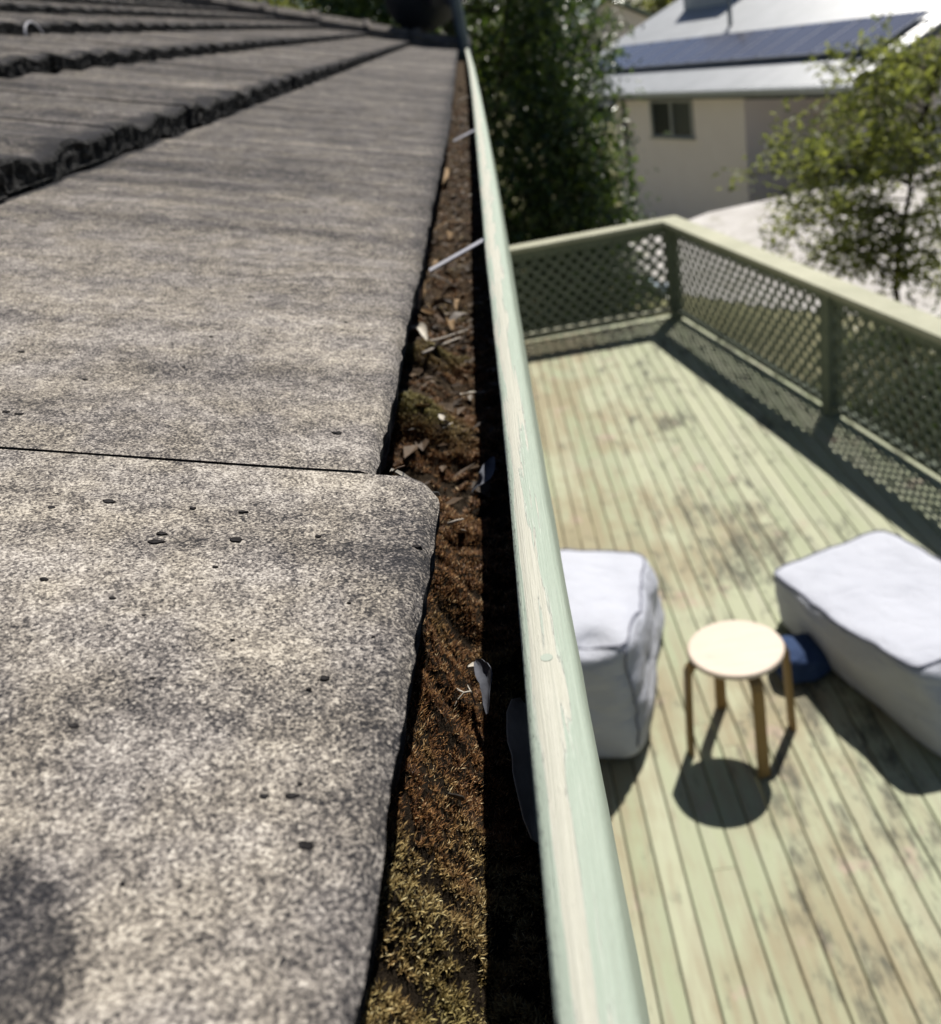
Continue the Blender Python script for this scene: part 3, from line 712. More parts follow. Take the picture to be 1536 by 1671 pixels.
m = MB(); m.box(dc-nrm*.10, ax*.07, ay*.07, nrm*.055); m.tube([dc-nrm*.12, (mb[0]-.008, 8.0, .12)], .02, 8); m.build('bracket', plain('bracket_steel', (.05, .05, .06), .5), dish)
m = MB(); m.tube([dc-ay*.33, dc-ay*.30+nrm*.3], .012, 6); m.tube([dc-ay*.3+nrm*.28, dc-ay*.24+nrm*.36], .03, 8); m.build('feed_arm', plain('feed_arm_steel', (.10, .09, .10), .5), dish)

# ------------------------------------------------------------------ deck
DZ = -2.623
CX, CY = 1.535, 8.33                     # outer far corner of the deck
RDIR = np.array([.461, -2.64]); RDIR /= np.linalg.norm(RDIR)
def edge_x(y): return CX+(CY-y)*RDIR[0]/-RDIR[1]
deck = thing('timber_deck', (.6, 3.5, DZ-.2), 'weathered pale green timber deck of narrow boards below the gutter', 'deck')
m = MB(); pitch = .0865; x = -.60; rd = random.Random(2); i = 0
while x < 3.6:
    xa, xb = x+.0025, x+pitch-.0025
    def yfar(xx): return min(CY, CY-(xx-CX)*-RDIR[1]/RDIR[0] if xx > CX else CY)
    ya, yb = yfar(xa), yfar(xb); y0 = -1.0; dz = rd.uniform(-.0012, .0012); zt = DZ+dz; zb = DZ-.02
    joints = [y0]
    yy = y0+rd.uniform(.8, 4.2)
    while yy < min(ya, yb)-.4: joints.append(yy); yy += rd.uniform(2.4, 4.5)
    joints.append(None)
    for a_, b_ in zip(joints[:-1], joints[1:]):
        fa, fb = (ya, yb) if b_ is None else (b_-.002, b_-.002)
        r_ = .003
        V = [(xa+r_, a_, zt), (xb-r_, a_, zt), (xb-r_, fb, zt), (xa+r_, fa, zt), (xa, a_, zt-r_), (xb, a_, zt-r_), (xb, fb, zt-r_), (xa, fa, zt-r_), (xa, a_, zb), (xb, a_, zb), (xb, fb, zb), (xa, fa, zb)]
        m.add(V, [(0, 1, 2, 3), (4, 5, 1, 0), (5, 6, 2, 1), (6, 7, 3, 2), (7, 4, 0, 3), (8, 9, 5, 4), (9, 10, 6, 5), (10, 11, 7, 6), (11, 8, 4, 7), (11, 10, 9, 8)])
    x += pitch; i += 1
m.build('deck_boards', M_deck, deck)
m = MB()
for y in np.arange(-.8, 8.2, .45): m.abox(-.60, edge_x(y)-.03, y-.022, y+.022, DZ-.16, DZ-.0215)
m.build('joists', M_joist, deck)
for (px, py) in ((.2, 8.0), (1.4, 8.0), (2.0, 4.6), (2.5, 1.6), (.2, 4.6)):
    m = MB(); m.abox(px-.05, px+.05, py-.05, py+.05, -LIFT, DZ-.161); m.build('stump', M_joist, deck)
m = MB(); m.bar((-.6, CY+.018, DZ-.09), (CX, CY+.018, DZ-.09), .03, .17); m.bar((CX+.02, CY, DZ-.09), (edge_x(-1)+.02, -1, DZ-.09), .03, .17); m.build('rim_board', M_rail, deck)

# railing with diagonal lattice
rail = thing('lattice_railing', (CX, CY, DZ), 'faded green timber railing with diagonal lattice panels around the deck edge', 'railing')
RH = .865
inw = np.array([-RDIR[1]*-1, 0, 0])
NR = np.array([RDIR[1], -RDIR[0], 0]); 
if NR[0] > 0: NR = -NR                   # points into the deck
RD3 = np.array([RDIR[0], RDIR[1], 0.])
PC = np.array([CX, CY, DZ])+NR*.06+np.array([0, -.06, 0])     # corner post centre
post_r = [PC, np.array([1.985, 5.667, DZ])+NR*.04, np.array([1.985, 5.667, DZ])+NR*.04+RD3*2.68, np.array([1.985, 5.667, DZ])+NR*.04+RD3*5.4]
FD = np.array([-1., .02, 0]); FD /= np.linalg.norm(FD)
post_f = [PC, PC+FD*1.78]
def post(c, a, h):
    b = np.cross((0, 0, 1), a); m = MB(); m.box(c+np.array([0, 0, h/2]), a*.048, b*.048, (0, 0, h/2)); m.build('post', M_rail, rail, bevel=.004)
for i, c in enumerate(post_r): post(c, RD3, RH-.04)
post(post_f[1], FD, RH-.04)
def lattice(A_, B_, z0, z1, nrm_, s=.080, w=.031):
    """two crossing layers of diagonal slats clipped to the rectangle between posts"""
    d = B_-A_; d[2] = 0; L = np.linalg.norm(d); d /= L; H = z1-z0
    m = MB(); st = s*math.sqrt(2); hw = w*math.sqrt(2)/2
    for layer, sg in ((0, 1), (1, -1)):
        c = -H-.5*st
        while c < L+H:
            # slat centre line x = c + sg*(z) ; clip polygon of band |x-(c+sg z)|<hw to the rectangle
            poly = [(c-hw, 0), (c+hw, 0), (c+hw+sg*H, H), (c-hw+sg*H, H)] if sg > 0 else [(c-hw+H, 0), (c+hw+H, 0), (c+hw, H), (c-hw, H)]
            def clip(P, f):
                out = []
                for i in range(len(P)):
                    a, b = P[i], P[(i+1) % len(P)]; fa, fb = f(a), f(b)
                    if fa >= 0: out.append(a)
                    if fa*fb < 0: t = fa/(fa-fb); out.append((a[0]+(b[0]-a[0])*t, a[1]+(b[1]-a[1])*t))
                return out
            P = clip(clip(poly, lambda p: p[0]), lambda p: L-p[0])
            if len(P) >= 3:
                o0 = (-.004 if layer == 0 else .0045); t = .0035
                f_ = [A_*[1, 1, 0]+d*p[0]+np.array([0, 0, z0+p[1]])+nrm_*(o0+t) for p in P]; b_ = [A_*[1, 1, 0]+d*p[0]+np.array([0, 0, z0+p[1]])+nrm_*(o0-t) for p in P]
                n = len(P); m.add(f_+b_, [tuple(range(n)), tuple(range(2*n-1, n-1, -1))]+[(i, (i+1) % n, n+(i+1) % n, n+i) for i in range(n)])
            c += st
    return m
def panel(A_, B_, nrm_):
    d = (B_-A_)*[1, 1, 0]; L = np.linalg.norm(d); d = d/L
    a, b = A_+d*.049, B_-d*.049
    lat = lattice(a.copy(), b.copy(), DZ+.085, DZ+RH-.105, nrm_); lat.build('lattice_panel', M_rail, rail)
    m = MB(); m.bar(a+(0, 0, .065), b+(0, 0, .065), .05, .035); m.build('bottom_rail', M_hand if nrm_[1] < -.9 else M_rail, rail, bevel=.003)  # far bottom rail gets pale paint to look sunlit, the others dark for shade
    m = MB(); m.bar(a+(0, 0, RH-.078), b+(0, 0, RH-.078), .045, .074); m.build('top_rail', M_rail, rail, bevel=.003)
for i in range(3): panel(post_r[i], post_r[i+1], NR)
panel(post_f[0], post_f[1], np.array([0, -1., 0]))
m = MB(); z0, z1 = DZ+RH-.038, DZ+RH
HW = .082
def hr(Pl, dr, e0, e1):
    b = np.array([-dr[1], dr[0], 0]); return b
bR = np.array([RD3[1], -RD3[0], 0]); bR = bR if bR[0] < 0 else -bR      # inward
iR, oR = PC+bR*HW, PC-bR*HW
iF, oF = PC+np.array([0, -HW, 0]), PC+np.array([0, HW, 0])
def isect(p, d, q, e):
    A_ = np.array([[d[0], -e[0]], [d[1], -e[1]]]); t = np.linalg.solve(A_, (q-p)[:2]); return p+d*t[0]
ci, co = isect(iR, RD3, iF, FD), isect(oR, RD3, oF, FD)
eR = 7.6; eF = 2.0
def plank(quad):
    V = [(q[0], q[1], z0) for q in quad]+[(q[0], q[1], z1) for q in quad]
    m = MB(); m.add(V, [(3, 2, 1, 0), (4, 5, 6, 7), (0, 1, 5, 4), (1, 2, 6, 5), (2, 3, 7, 6), (3, 0, 4, 7)]); m.build('handrail', M_hand, rail, bevel=.004)
g = RD3*.0015
plank([ci+g, iR+RD3*eR, oR+RD3*eR, co+g]); plank([co, oF+FD*eF, iF+FD*eF, ci])

# ------------------------------------------------------------------ stool
def stool():
    c = np.array([.612, 2.822, DZ]); t = thing('round_stool', c, 'small round birch stool with four bent legs standing on the deck', 'stool')
    H = .45; R_ = .172
    m = MB(); n = 48; prof = [(R_-.006, H-.023), (R_, H-.018), (R_, H-.004), (R_-.005, H)]
    rows = [[(c[0]+r_*math.cos(a), c[1]+r_*math.sin(a), c[2]+z) for a in np.linspace(0, 2*math.pi, n+1)] for r_, z in prof]
    m.grid(rows); m.add(rows[-1][:-1], [tuple(range(n))]); m.add(rows[0][:-1], [tuple(range(n-1, -1, -1))])
    m.build('seat', M_seat, t, smooth=False, bevel=0)
    for k in range(4):
        a = math.radians(8)+k*math.pi/2; d = np.array([math.cos(a), math.sin(a), 0]); s_ = np.array([-math.sin(a), math.cos(a), 0])
        path = []
        for (r_, z) in ((.206, 0), (.197, .2), (.190, .345), (.187, .385), (.178, .408), (.160, .4185), (.135, .4205), (.07, .4205)): path.append((r_, z))
        m = MB(); w, th = .0205, .0095; rows = []
        for i, (r_, z) in enumerate(path):
            p0 = np.array(path[max(i-1, 0)]); p1 = np.array(path[min(i+1, len(path)-1)]); tg = (p1-p0)/np.linalg.norm(p1-p0); nn = np.array([tg[1], -tg[0]])
            ctr = c+d*r_+np.array([0, 0, z]); nv = d*nn[0]+np.array([0, 0, nn[1]])
            rows.append([ctr+s_*w+nv*th, ctr-s_*w+nv*th, ctr-s_*w-nv*th, ctr+s_*w-nv*th, ctr+s_*w+nv*th])
        # the horizontal run lies just below the seat
        m.grid(rows, flip=True); m.add(rows[0][:4], [(0, 1, 2, 3)]); m.add(rows[-1][:4], [(3, 2, 1, 0)])
        m.build('leg', M_leg, t, bevel=.002)
stool()

# ------------------------------------------------------------------ bean bag loungers and the blue cushion
def hexa(C8, p):
    """trilinear: C8 order (x-,y-,z-),(x+,y-,z-),(x-,y+,z-),(x+,y+,z-), then z+"""
    x, y, z = [(q+1)/2 for q in p]; o = np.zeros(3)
    for k in (0, 1):
        for j in (0, 1):
            for i in (0, 1): o += np.array(C8[k*4+j*2+i])*(x if i else 1-x)*(y if j else 1-y)*(z if k else 1-z)
    return o
PINCH = {3.1: (((.10, 2.84, DZ+.60), .085, (.0, .04, -.06)), ((.33, 3.2, DZ+.48), .16, (.02, 0, -.04)), ((-.1, 3.4, DZ+.5), .28, (0, 0, .05))),
         8.4: (((1.45, 3.1, DZ+.34), .30, (0, 0, -.03)), ((1.10, 3.05, DZ+.2), .22, (-.025, 0, -.0)))}
def bag_point(C8, d, ex, seed, wr, bulge):
    d = np.asarray(d, float); m_ = (abs(d[0])**ex+abs(d[1])**ex+abs(d[2])**ex)**(1/ex); p = d/m_
    bl = 1+bulge*(1-min(1, np.sort(np.abs(p))[1]**2))       # faces belly out between the seams
    ax_ = int(np.argmax(np.abs(p)));
    if not (ax_ == 2 and p[2] < 0): p = p.copy(); p[ax_] *= bl
    q = hexa(C8, p)
    for (pc, pr, pd) in PINCH.get(seed, ()):
        w_ = math.exp(-sum((q[i]-pc[i])**2 for i in range(3))/pr**2); q = q+np.array(pd)*w_
    q = q+wr*np.array([fbm(q[0]*5+seed, q[1]*5, q[2]*9, 3), fbm(q[0]*5, q[1]*5+seed, q[2]*9, 3), .7*fbm(q[0]*6, q[1]*6, q[2]*6+seed, 3)])
    return q
def bag(name, C8, label, seed, ex=9, wr=.010, bulge=.05, mats=None, cat='bean bag', seams=True, N=26, vert=True):
    C8 = [np.array(c)+np.array([0, 0, DZ]) for c in C8]
    base = np.mean(C8[:4], axis=0); base[2] = DZ
    t = thing(name, base, label, cat)
    m = MB()
    g = [math.tan(a)/math.tan(math.pi/4) for a in np.linspace(-math.pi/4, math.pi/4, N)]
    for axis in range(3):
        for sg in (-1, 1):
            P = []
            for a in g:
                row = []
                for b in g:
                    d = [0, 0, 0]; d[axis] = sg; d[(axis+1) % 3] = a; d[(axis+2) % 3] = b
                    q = bag_point(C8, d, ex, seed, wr, bulge); q[2] = max(q[2], DZ+.002); row.append(q)
                P.append(row)
            m.grid(P, flip=(sg > 0) is False)
    o = m.build('cover', mats or M_bag, t, smooth=True)
    bm = bmesh.new(); bm.from_mesh(o.data); bmesh.ops.remove_doubles(bm, verts=bm.verts, dist=1e-4); bmesh.ops.recalc_face_normals(bm, faces=bm.faces)
    for f in bm.faces: f.smooth = True
    bm.to_mesh(o.data); bm.free()
    sb = o.modifiers.new('sub', 'SUBSURF'); sb.levels = 1; sb.render_levels = 1
    if seams:
        def seam(dirs):
            m = MB(); pts = []
            for d in dirs:
                q = bag_point(C8, d, ex, seed, wr, bulge); ctr = np.mean(C8, axis=0); pts.append(q+(q-ctr)/np.linalg.norm(q-ctr)*.003)
            m.tube(pts, .0042, 7); m.build('piping', M_pipe, t, smooth=True)
        T = [math.tan(a) for a in np.linspace(-.76, .76, 26)]
        loop = [(u, -1, 1) for u in T]+[(1, u, 1) for u in T]+[(-u, 1, 1) for u in T]+[(-1, -u, 1) for u in T]; loop.append(loop[0])
        seam(loop)
        if vert: seam([(1, -1, u) for u in T[2:][::-1]]); seam([(-1, -1, u) for u in T[2:][::-1]])
    return t
bag('bean_bag_lounger', [(-.50, 2.92, 0), (.235, 2.735, 0), (-.20, 3.95, 0), (.50, 3.76, 0), (-.48, 2.95, .58), (.228, 2.77, .59), (-.22, 3.90, .42), (.455, 3.72, .39)],
    'white bean bag lounger standing half hidden behind the gutter lip', 3.1, ex=10, wr=.019, bulge=.03)
bag('bean_bag_lounger', [(1.27, 2.48, 0), (1.86, 2.66, 0), (.955, 3.56, 0), (1.54, 3.79, 0), (1.170, 2.62, .39), (1.77, 2.78, .40), (.915, 3.545, .285), (1.50, 3.755, .29)],
    'white box shaped bean bag lounger lying beside the blue cushion', 8.4, ex=13, wr=.013, bulge=.035, vert=False)
bag('blue_cushion', [(.84, 3.03, 0), (1.07, 3.09, 0), (.83, 3.28, 0), (1.09, 3.33, 0), (.86, 3.05, .13), (1.04, 3.10, .13), (.85, 3.25, .13), (1.06, 3.31, .13)],
    'small blue cushion lying on the deck between the stool and a white bean bag', 5.5, ex=3.2, wr=.022, bulge=.06, mats=M_blue, cat='cushion', seams=False, N=16)

# ------------------------------------------------------------------ foliage
def leaves(P, D, Nn, Ln, Wd):
    """numpy leaf mesh: two folded triangles each side of the midrib"""
    Nl = len(P); S_ = np.cross(D, Nn); S_ /= np.linalg.norm(S_, axis=1)[:, None]+1e-9
    mid = P+D*Ln[:, None]*.45; tip = P+D*Ln[:, None]-Nn*(Ln*.12)[:, None]
    A_ = mid+S_*Wd[:, None]+Nn*(Wd*.35)[:, None]; B_ = mid-S_*Wd[:, None]+Nn*(Wd*.35)[:, None]
    V = np.stack([P, A_, tip, B_], 1).reshape(-1, 3); i = np.arange(Nl)*4
    Fc = np.stack([np.stack([i, i+1, i+2], 1), np.stack([i, i+2, i+3], 1)], 1).reshape(-1, 3)
    return V, Fc
def mesh_np(name, V, Fc, mat, parent):
    V = V-ORG[parent]; me = bpy.data.meshes.new(name); me.vertices.add(len(V)); me.vertices.foreach_set('co', V.astype(np.float32).ravel())
    k = Fc.shape[1]; me.loops.add(Fc.size); me.loops.foreach_set('vertex_index', Fc.astype(np.int32).ravel())
    me.polygons.add(len(Fc)); me.polygons.foreach_set('loop_start', np.arange(len(Fc), dtype=np.int32)*k); me.polygons.foreach_set('loop_total', np.full(len(Fc), k, np.int32))
    me.materials.append(mat); me.update(calc_edges=True); me.validate()
    o = bpy.data.objects.new(name, me); COL.objects.link(o); o.parent = parent; return o
def unit(A_): return A_/(np.linalg.norm(A_, axis=-1, keepdims=True)+1e-9)
def dense_tree(base, rx, ry, z0, z1, n, lf, mat, label, seed, clumps=90, group=None, name='evergreen_tree', cat='tree', spread=.30, wide=.42):
    r = np.random.RandomState(seed); t = thing(name, (base[0], base[1], -LIFT), label, cat, group)
    ctr = np.array([base[0], base[1], (z0+z1)/2]); rz = (z1-z0)/2
    cd = unit(r.randn(clumps, 3)); rad = .55+.5*r.rand(clumps)**.5
    cd[:, 2] = np.clip(cd[:, 2]*1.15, -1, 1)
    # slightly boxy crown so lower foliage stays wide
    hx = np.sign(cd[:, :2])*np.abs(cd[:, :2])**.85
    C = ctr+np.stack([hx[:, 0]*rx, hx[:, 1]*ry, cd[:, 2]*rz], 1)*rad[:, None]
    w = r.randint(0, clumps, n); off = r.randn(n, 3)*np.array([spread*rx*.55, spread*ry*.55, spread*rz*.42])
    P = C[w]+off
    out = unit(P-ctr+np.array([0, 0, .2])); Nn = unit(out*.6+unit(r.randn(n, 3))*.8+np.array([0, 0, .5])); D = unit(np.cross(Nn, unit(r.randn(n, 3))))
    D = unit(D+np.array([0, 0, -.35]))
    Nn = unit(np.cross(np.cross(D, Nn), D)); L = lf*(.6+.8*r.rand(n)); 
    V, Fc = leaves(P, D, Nn, L, L*wide*.5); V[:, 2] = np.maximum(V[:, 2], -LIFT+.02)
    mesh_np('crown', V, Fc, mat, t)
    m = MB(); b = np.array([base[0], base[1], -LIFT])
    m.tube([b, b+(0.05*rx, 0, rz*.6), b+(-.03*rx, .05, rz*1.2), b+(0, 0, rz*1.7)], [.03*rz+.04, .024*rz+.03, .018*rz+.02, .015], 9)
    for k in range(14):
        i = r.randint(clumps); h = r.uniform(.25, .7); s = b+np.array([0, 0, h*2*rz]); e = C[i]; mid = (s+e)/2+np.array([0, 0, -.1*rz*.3]); m.tube([s, mid, e], [.03, .02, .006], 6)
    m.build('trunk', M_bark, t, smooth=True)
    return t
dense_tree((-.10, 13.6), 1.84, 1.6, -5.6, 2.6, 90000, .10, M_leafA, 'tall dense dark green glossy leaved tree between the gutter end and the white roofed house', 21, clumps=420, spread=.20)
dense_tree((.75, 12.5), 1.0, .8, -5.2, -1.3, 16000, .085, M_leafA, 'low dark shrub at the foot of the tall glossy tree behind the deck corner', 22, clumps=120, name='shrub', cat='shrub')
dense_tree((-2.9, 15.8), 1.7, 1.4, -4.6, 2.9, 14000, .12, M_leafB, 'bushy green tree behind the satellite dish', 23, clumps=130)
dense_tree((-5.6, 18.5), 2.3, 1.8, -4.0, 4.2, 12000, .15, M_leafB, 'light yellow green tree beyond the capped roof edge left of the dish', 24, clumps=110, name='tree')
dense_tree((-10.0, 22.0), 3.0, 2.2, -4.0, 5.5, 12000, .20, M_leafB, 'olive green tree furthest left beyond the capped roof edge', 25, clumps=110, name='tree')
dense_tree((12.4, 66), 4.2, 3, -5.0, 3.0, 9000, .40, M_leafB, 'yellow green tree far away between the cream gable and the white roof', 26, clumps=120, name='tree')
dense_tree((3.4, 72), 4.5, 3, -5.0, 5.0, 9000, .45, M_leafC, 'distant green tree just left of the cream gabled house', 27, clumps=110, name='tree')
dense_tree((-6, 40), 5.0, 3.5, -5.0, 7.0, 12000, .35, M_leafC, 'distant tall tree behind the dish and the glossy tree', 28, clumps=120, name='tree')

# open light green tree beyond the railing
def open_tree():
    r = np.random.RandomState(31); b = np.array([3.75, 8.2, -LIFT])
    t = thing('young_tree', b, 'open light green young tree with a thin trunk beyond the right hand railing', 'tree')
    Yt_ = 8.2
    tr = [b]+[at_y(u, v, Yt_) for u, v in ((1462, 470), (1468, 400), (1484, 320), (1492, 250), (1512, 170), (1540, 70))]
    m = MB(); m.tube(tr, [.042, .025, .023, .019, .015, .011, .006], 9)
    tips = [(1228, 288), (1262, 262), (1290, 300), (1305, 232), (1335, 190), (1352, 265), (1370, 330), (1345, 120), (1392, 130), (1400, 215), (1415, 290), (1440, 160), (1445, 95), (1480, 110), (1500, 210), (1530, 150), (1535, 260), (1560, 110), (1590, 200), (1600, 300), (1525, 330), (1560, 380), (1240, 330), (1300, 375), (1345, 400), (1400, 380), (1530, 420), (1420, 420), (1580, 60), (1440, 230), (1380, 180), (1320, 300), (1280, 340), (1365, 450), (1500, 460), (1470, 270), (1420, 345), (1555, 300), (1270, 400), (1310, 430), (1250, 365), (1385, 410), (1435, 455), (1340, 350), (1480, 400), (1515, 370), (1440, 385), (1290, 360), (1590, 430), (1550, 470)]
    LP = []; LD = []
    for i, (u, v) in enumerate(tips):
        e = at_y(u, v, Yt_+r.uniform(-.9, .9)); k = min(5, max(1, int(np.interp(v, [70, 470], [5.6, 1.2])))); s = tr[k]+(tr[k+1]-tr[k])*r.rand()
        s = s+np.array([0, 0, -.12]) if s[2] > e[2]-.05 else s
        mid = (s*.55+e*.45)+np.array([0, 0, .10+.1*r.rand()]); 
        pts = []
        for q in np.linspace(0, 1, 8): pts.append((1-q)**2*s+2*q*(1-q)*mid+q*q*e+r.randn(3)*.012)
        m.tube(pts, list(np.linspace(.011, .003, 8)), 6)
        low = v > 320
        for sub in range(7):
            q = r.uniform(.35, 1); o_ = (1-q)**2*s+2*q*(1-q)*mid+q*q*e; d_ = unit(r.randn(3)*np.array([1, 1, .6])+unit(e-s)*.8); ln = r.uniform(.10, .30); e2 = o_+d_*ln; m.tube([o_, o_+d_*ln*.5+(0, 0, .01), e2], [.004, .003, .0015], 5)
            nl = r.randint(16, 30) if low else r.randint(26, 46)
            qq = r.rand(nl)**.6; LP.append(o_+d_*ln*qq[:, None]*1.05+r.randn(nl, 3)*.065); LD.append(unit(d_+r.randn(nl, 3)*.7+np.array([0, 0, -.15])))
    m.build('trunk', M_bark, t, smooth=True)
    P = np.concatenate(LP); D = np.concatenate(LD); n = len(P); Nn = unit(r.randn(n, 3)*.7+np.array([0, 0, .9])); Nn = unit(np.cross(np.cross(D, Nn), D)); L = .068*(.55+.8*r.rand(n))
    V, Fc = leaves(P, D, Nn, L, L*.21); mesh_np('crown', V, Fc, M_leafB, t)
open_tree()
# dark shrubs on the lawn beyond the right rail
dense_tree((4.6, 9.9), 1.25, .6, -5.1, -3.75, 16000, .07, M_leafA, 'rounded green shrub on the lawn seen through the nearer lattice panel', 41, clumps=60, name='shrub', cat='shrub')

# ------------------------------------------------------------------ the white roofed neighbour
E2 = at_z(1393, 137, -2.5); E1 = at_z(1015, 150, -2.5); ev = (E1-E2); ev /= np.linalg.norm(ev); nv = np.array([ev[1], -ev[0], 0])
nb_base = E2+ev*6+nv*2; nb_base[2] = -LIFT
nb = thing('white_roofed_house', nb_base, 'cream weatherboard house with a white corrugated roof carrying solar panels', 'house')
TP = math.tan(math.radians(18.0)); cs = math.cos(math.radians(18)); UPN = np.array([-nv[0]*TP, -nv[1]*TP, 1.]); UPN /= np.linalg.norm(UPN)
def rp(e, s, off=0.): return E2+ev*e+nv*s+np.array([0, 0, s*TP])+UPN*off
LE = 15.0; RUN = 7.0
m = MB(); rows = []
es = np.arange(0, LE+.01, .0475)
for e in es:
    w = .016*math.cos(2*math.pi*e/.19); rows.append([rp(e, s, w) for s in (0, 2, RUN)])
m.grid(rows, flip=True); m.grid([[p-UPN*.04 for p in r_] for r_ in rows])
for s_ in (0, RUN): m.grid([[rp(e, s_, .016*math.cos(2*math.pi*e/.19)), rp(e, s_, -.04)] for e in es])
def mat_white_roof():
    t = NT('white_metal_roof', .35, .5); n = t.noise(t.map(), 2.0, 5); t.color(t.ramp(n, [(.3, (.42, .44, .46)), (.7, (.53, .55, .575))])); return t.m
roofn = m.build('roof', mat_white_roof(), nb, smooth=True)
# back slope keeps the roof closed from other positions
m = MB(); rid = [rp(0, RUN, .02), rp(LE, RUN, .02)]; bk = [rid[1]+nv*RUN-np.array([0, 0, RUN*TP]), rid[0]+nv*RUN-np.array([0, 0, RUN*TP])]
m.add(rid+bk, [(0, 1, 2, 3)]); m.add([p-np.array([0, 0, .04]) for p in rid+bk], [(3, 2, 1, 0)]); m.build('back_roof', mat_white_roof(), nb)
m = MB(); gd = -nv
m.bar(rp(-.02, 0)+gd*.065-np.array([0, 0, .075]), rp(LE, 0)+gd*.065-np.array([0, 0, .075]), .12, .13); m.build('eave_gutter', plain('white_gutter', (.66, .68, .70), .45), nb, bevel=.02)
m = MB(); m.bar(rp(0, .02)-np.array([0, 0, .19]), rp(LE, .02)-np.array([0, 0, .19]), .03, .10); m.build('fascia', plain('grey_fascia', (.20, .21, .22), .6), nb)
for e_ in (-.02, LE+.02):
    m = MB(); m.bar(rp(e_, .05, -.085), rp(e_, RUN, -.085), .03, .16, up=UPN); m.build('barge_board', plain('dark_barge', (.09, .10, .11), .6), nb)
m = MB(); wz1 = -2.5-.12; w0 = E2+nv*.45
def wall_strip(e0, e1, s_, z0, z1, mb_, th=.12):
    """weatherboards: each course leans out at its foot"""
    z = z0; hb = .17
    while z < z1-.01:
        zt_ = min(z+hb, z1); a = E2+ev*e0+nv*(s_-.012); b = E2+ev*e1+nv*(s_-.012); c_ = E2+ev*e1+nv*s_; d = E2+ev*e0+nv*s_
        f_ = lambda p, zz_: (p[0], p[1], zz_)
        mb_.add([f_(a, z), f_(b, z), f_(c_, zt_), f_(d, zt_), f_(c_, z), f_(d, z)], [(0, 1, 2, 3), (0, 5, 4, 1)]); z = zt_
    a, b = E2+ev*e0+nv*s_, E2+ev*e1+nv*s_; c_, d = b+nv*th, a+nv*th
    mb_.add([f_(q, zz_) for zz_ in (z0, z1) for q in (a, b, c_, d)], [(0, 4, 5, 1), (1, 5, 6, 2), (2, 6, 7, 3), (3, 7, 4, 0), (4, 7, 6, 5)])
def mat_cream(name='cream_weatherboard', k=1.0):
    t = NT(name, .7, .25); n = t.noise(t.map(), 1.6, 5); t.color(t.ramp(n, [(.3, (1.28*k, 1.13*k, 1.10*k)), (.7, (1.34*k, 1.19*k, 1.16*k))])); return t.m
Mc = mat_cream()
WL, WR = 10.6, 4.2
wa, wb, wz_lo, wz_hi = 6.42, 8.44, -3.74, -2.875
wall_strip(WR, wa, .45, -LIFT-1.25, wz1, m); wall_strip(wb, WL, .45, -LIFT-1.25, wz1, m); wall_strip(wa, wb, .45, -LIFT-1.25, wz_lo, m); wall_strip(wa, wb, .45, wz_hi, wz1, m)
# end walls and the recessed porch wall
def slab(mb_, p, q, z0, z1, th=.12):
    p, q = np.array(p), np.array(q); d = unit((q-p)*[1, 1, 0]); s_ = np.cross(d, (0, 0, 1))*th/2
    mb_.box((p+q)/2*[1, 1, 0]+np.array([0, 0, (z0+z1)/2]), (q-p)*[.5, .5, 0], s_, (0, 0, (z1-z0)/2))
slab(m, E2+ev*(WL-.06)+nv*.58, E2+ev*(WL-.06)+nv*13.4, -LIFT-1.25, wz1+.1)
slab(m, E2+ev*(WR+.06)+nv*.58, E2+ev*(WR+.06)+nv*2.5, -LIFT-1.25, wz1)
slab(m, E2+ev*(WR)+nv*2.56, E2+ev*.3+nv*2.56, -LIFT-1.25, wz1+.6)
slab(m, E2+ev*.36+nv*2.63, E2+ev*.36+nv*13.4, -LIFT-1.25, wz1+.1)
m.build('wall', Mc, nb)
m = MB(); slab(m, E2+ev*(WR-.01)+nv*.5, E2+ev*.2+nv*.5, wz1-.22, wz1+.02, .10); m.build('porch_beam', plain('dark_beam', (.03, .035, .045), .6), nb)
m = MB(); slab(m, E2+ev*.25+nv*.5, E2+ev*.37+nv*.5, -LIFT, wz1-.225, .10); m.build('porch_post', Mc, nb)
# window
m = MB(); wc = lambda e, z, s_=.44: np.array([*(E2+ev*e+nv*s_)[:2], z])
fr = .05
for (e0, e1, z0_, z1_) in ((wa-.03, wb+.03, wz_hi, wz_hi+fr), (wa-.03, wb+.03, wz_lo-fr, wz_lo), (wa-.03, wa+fr, wz_lo, wz_hi), (wb-fr, wb+.03, wz_lo, wz_hi), ((wa+wb)/2-.05, (wa+wb)/2+.03, wz_lo, wz_hi)):
    slab(m, wc(e0, 0), wc(e1, 0), z0_+.001, z1_-.001, .09)
win = m.build('window', plain('white_window_frame', (.52, .53, .54), .5), nb)
tg_ = NT('dark_glass', .3, .3); tg_.color((.012, .02, .026)); tg2 = NT('screened_glass', .35, .4); tg2.color((.055, .065, .068))
for (e0, e1, mt) in ((wa+.05, (wa+wb)/2-.05, tg2.m), ((wa+wb)/2+.03, wb-.05, tg_.m)):
    m = MB(); slab(m, wc(e0, 0, .46), wc(e1, 0, .46), wz_lo, wz_hi, .01); m.build('pane', mt, win)
m = MB(); slab(m, wc(wa-.08, 0, .40), wc(wb+.08, 0, .40), wz_lo-fr-.035, wz_lo-fr-.002, .12); m.build('sill', plain('sill_paint', (.55, .55, .53), .6), win)
# downpipe on the left of the wall
p = E2+ev*9.9+nv*.38; m = MB(); m.tube([(p[0], p[1], wz1), (p[0], p[1], -LIFT-1.2)], .05, 10); m.build('downpipe', plain('dark_downpipe', (.02, .025, .04), .5), nb, smooth=True)
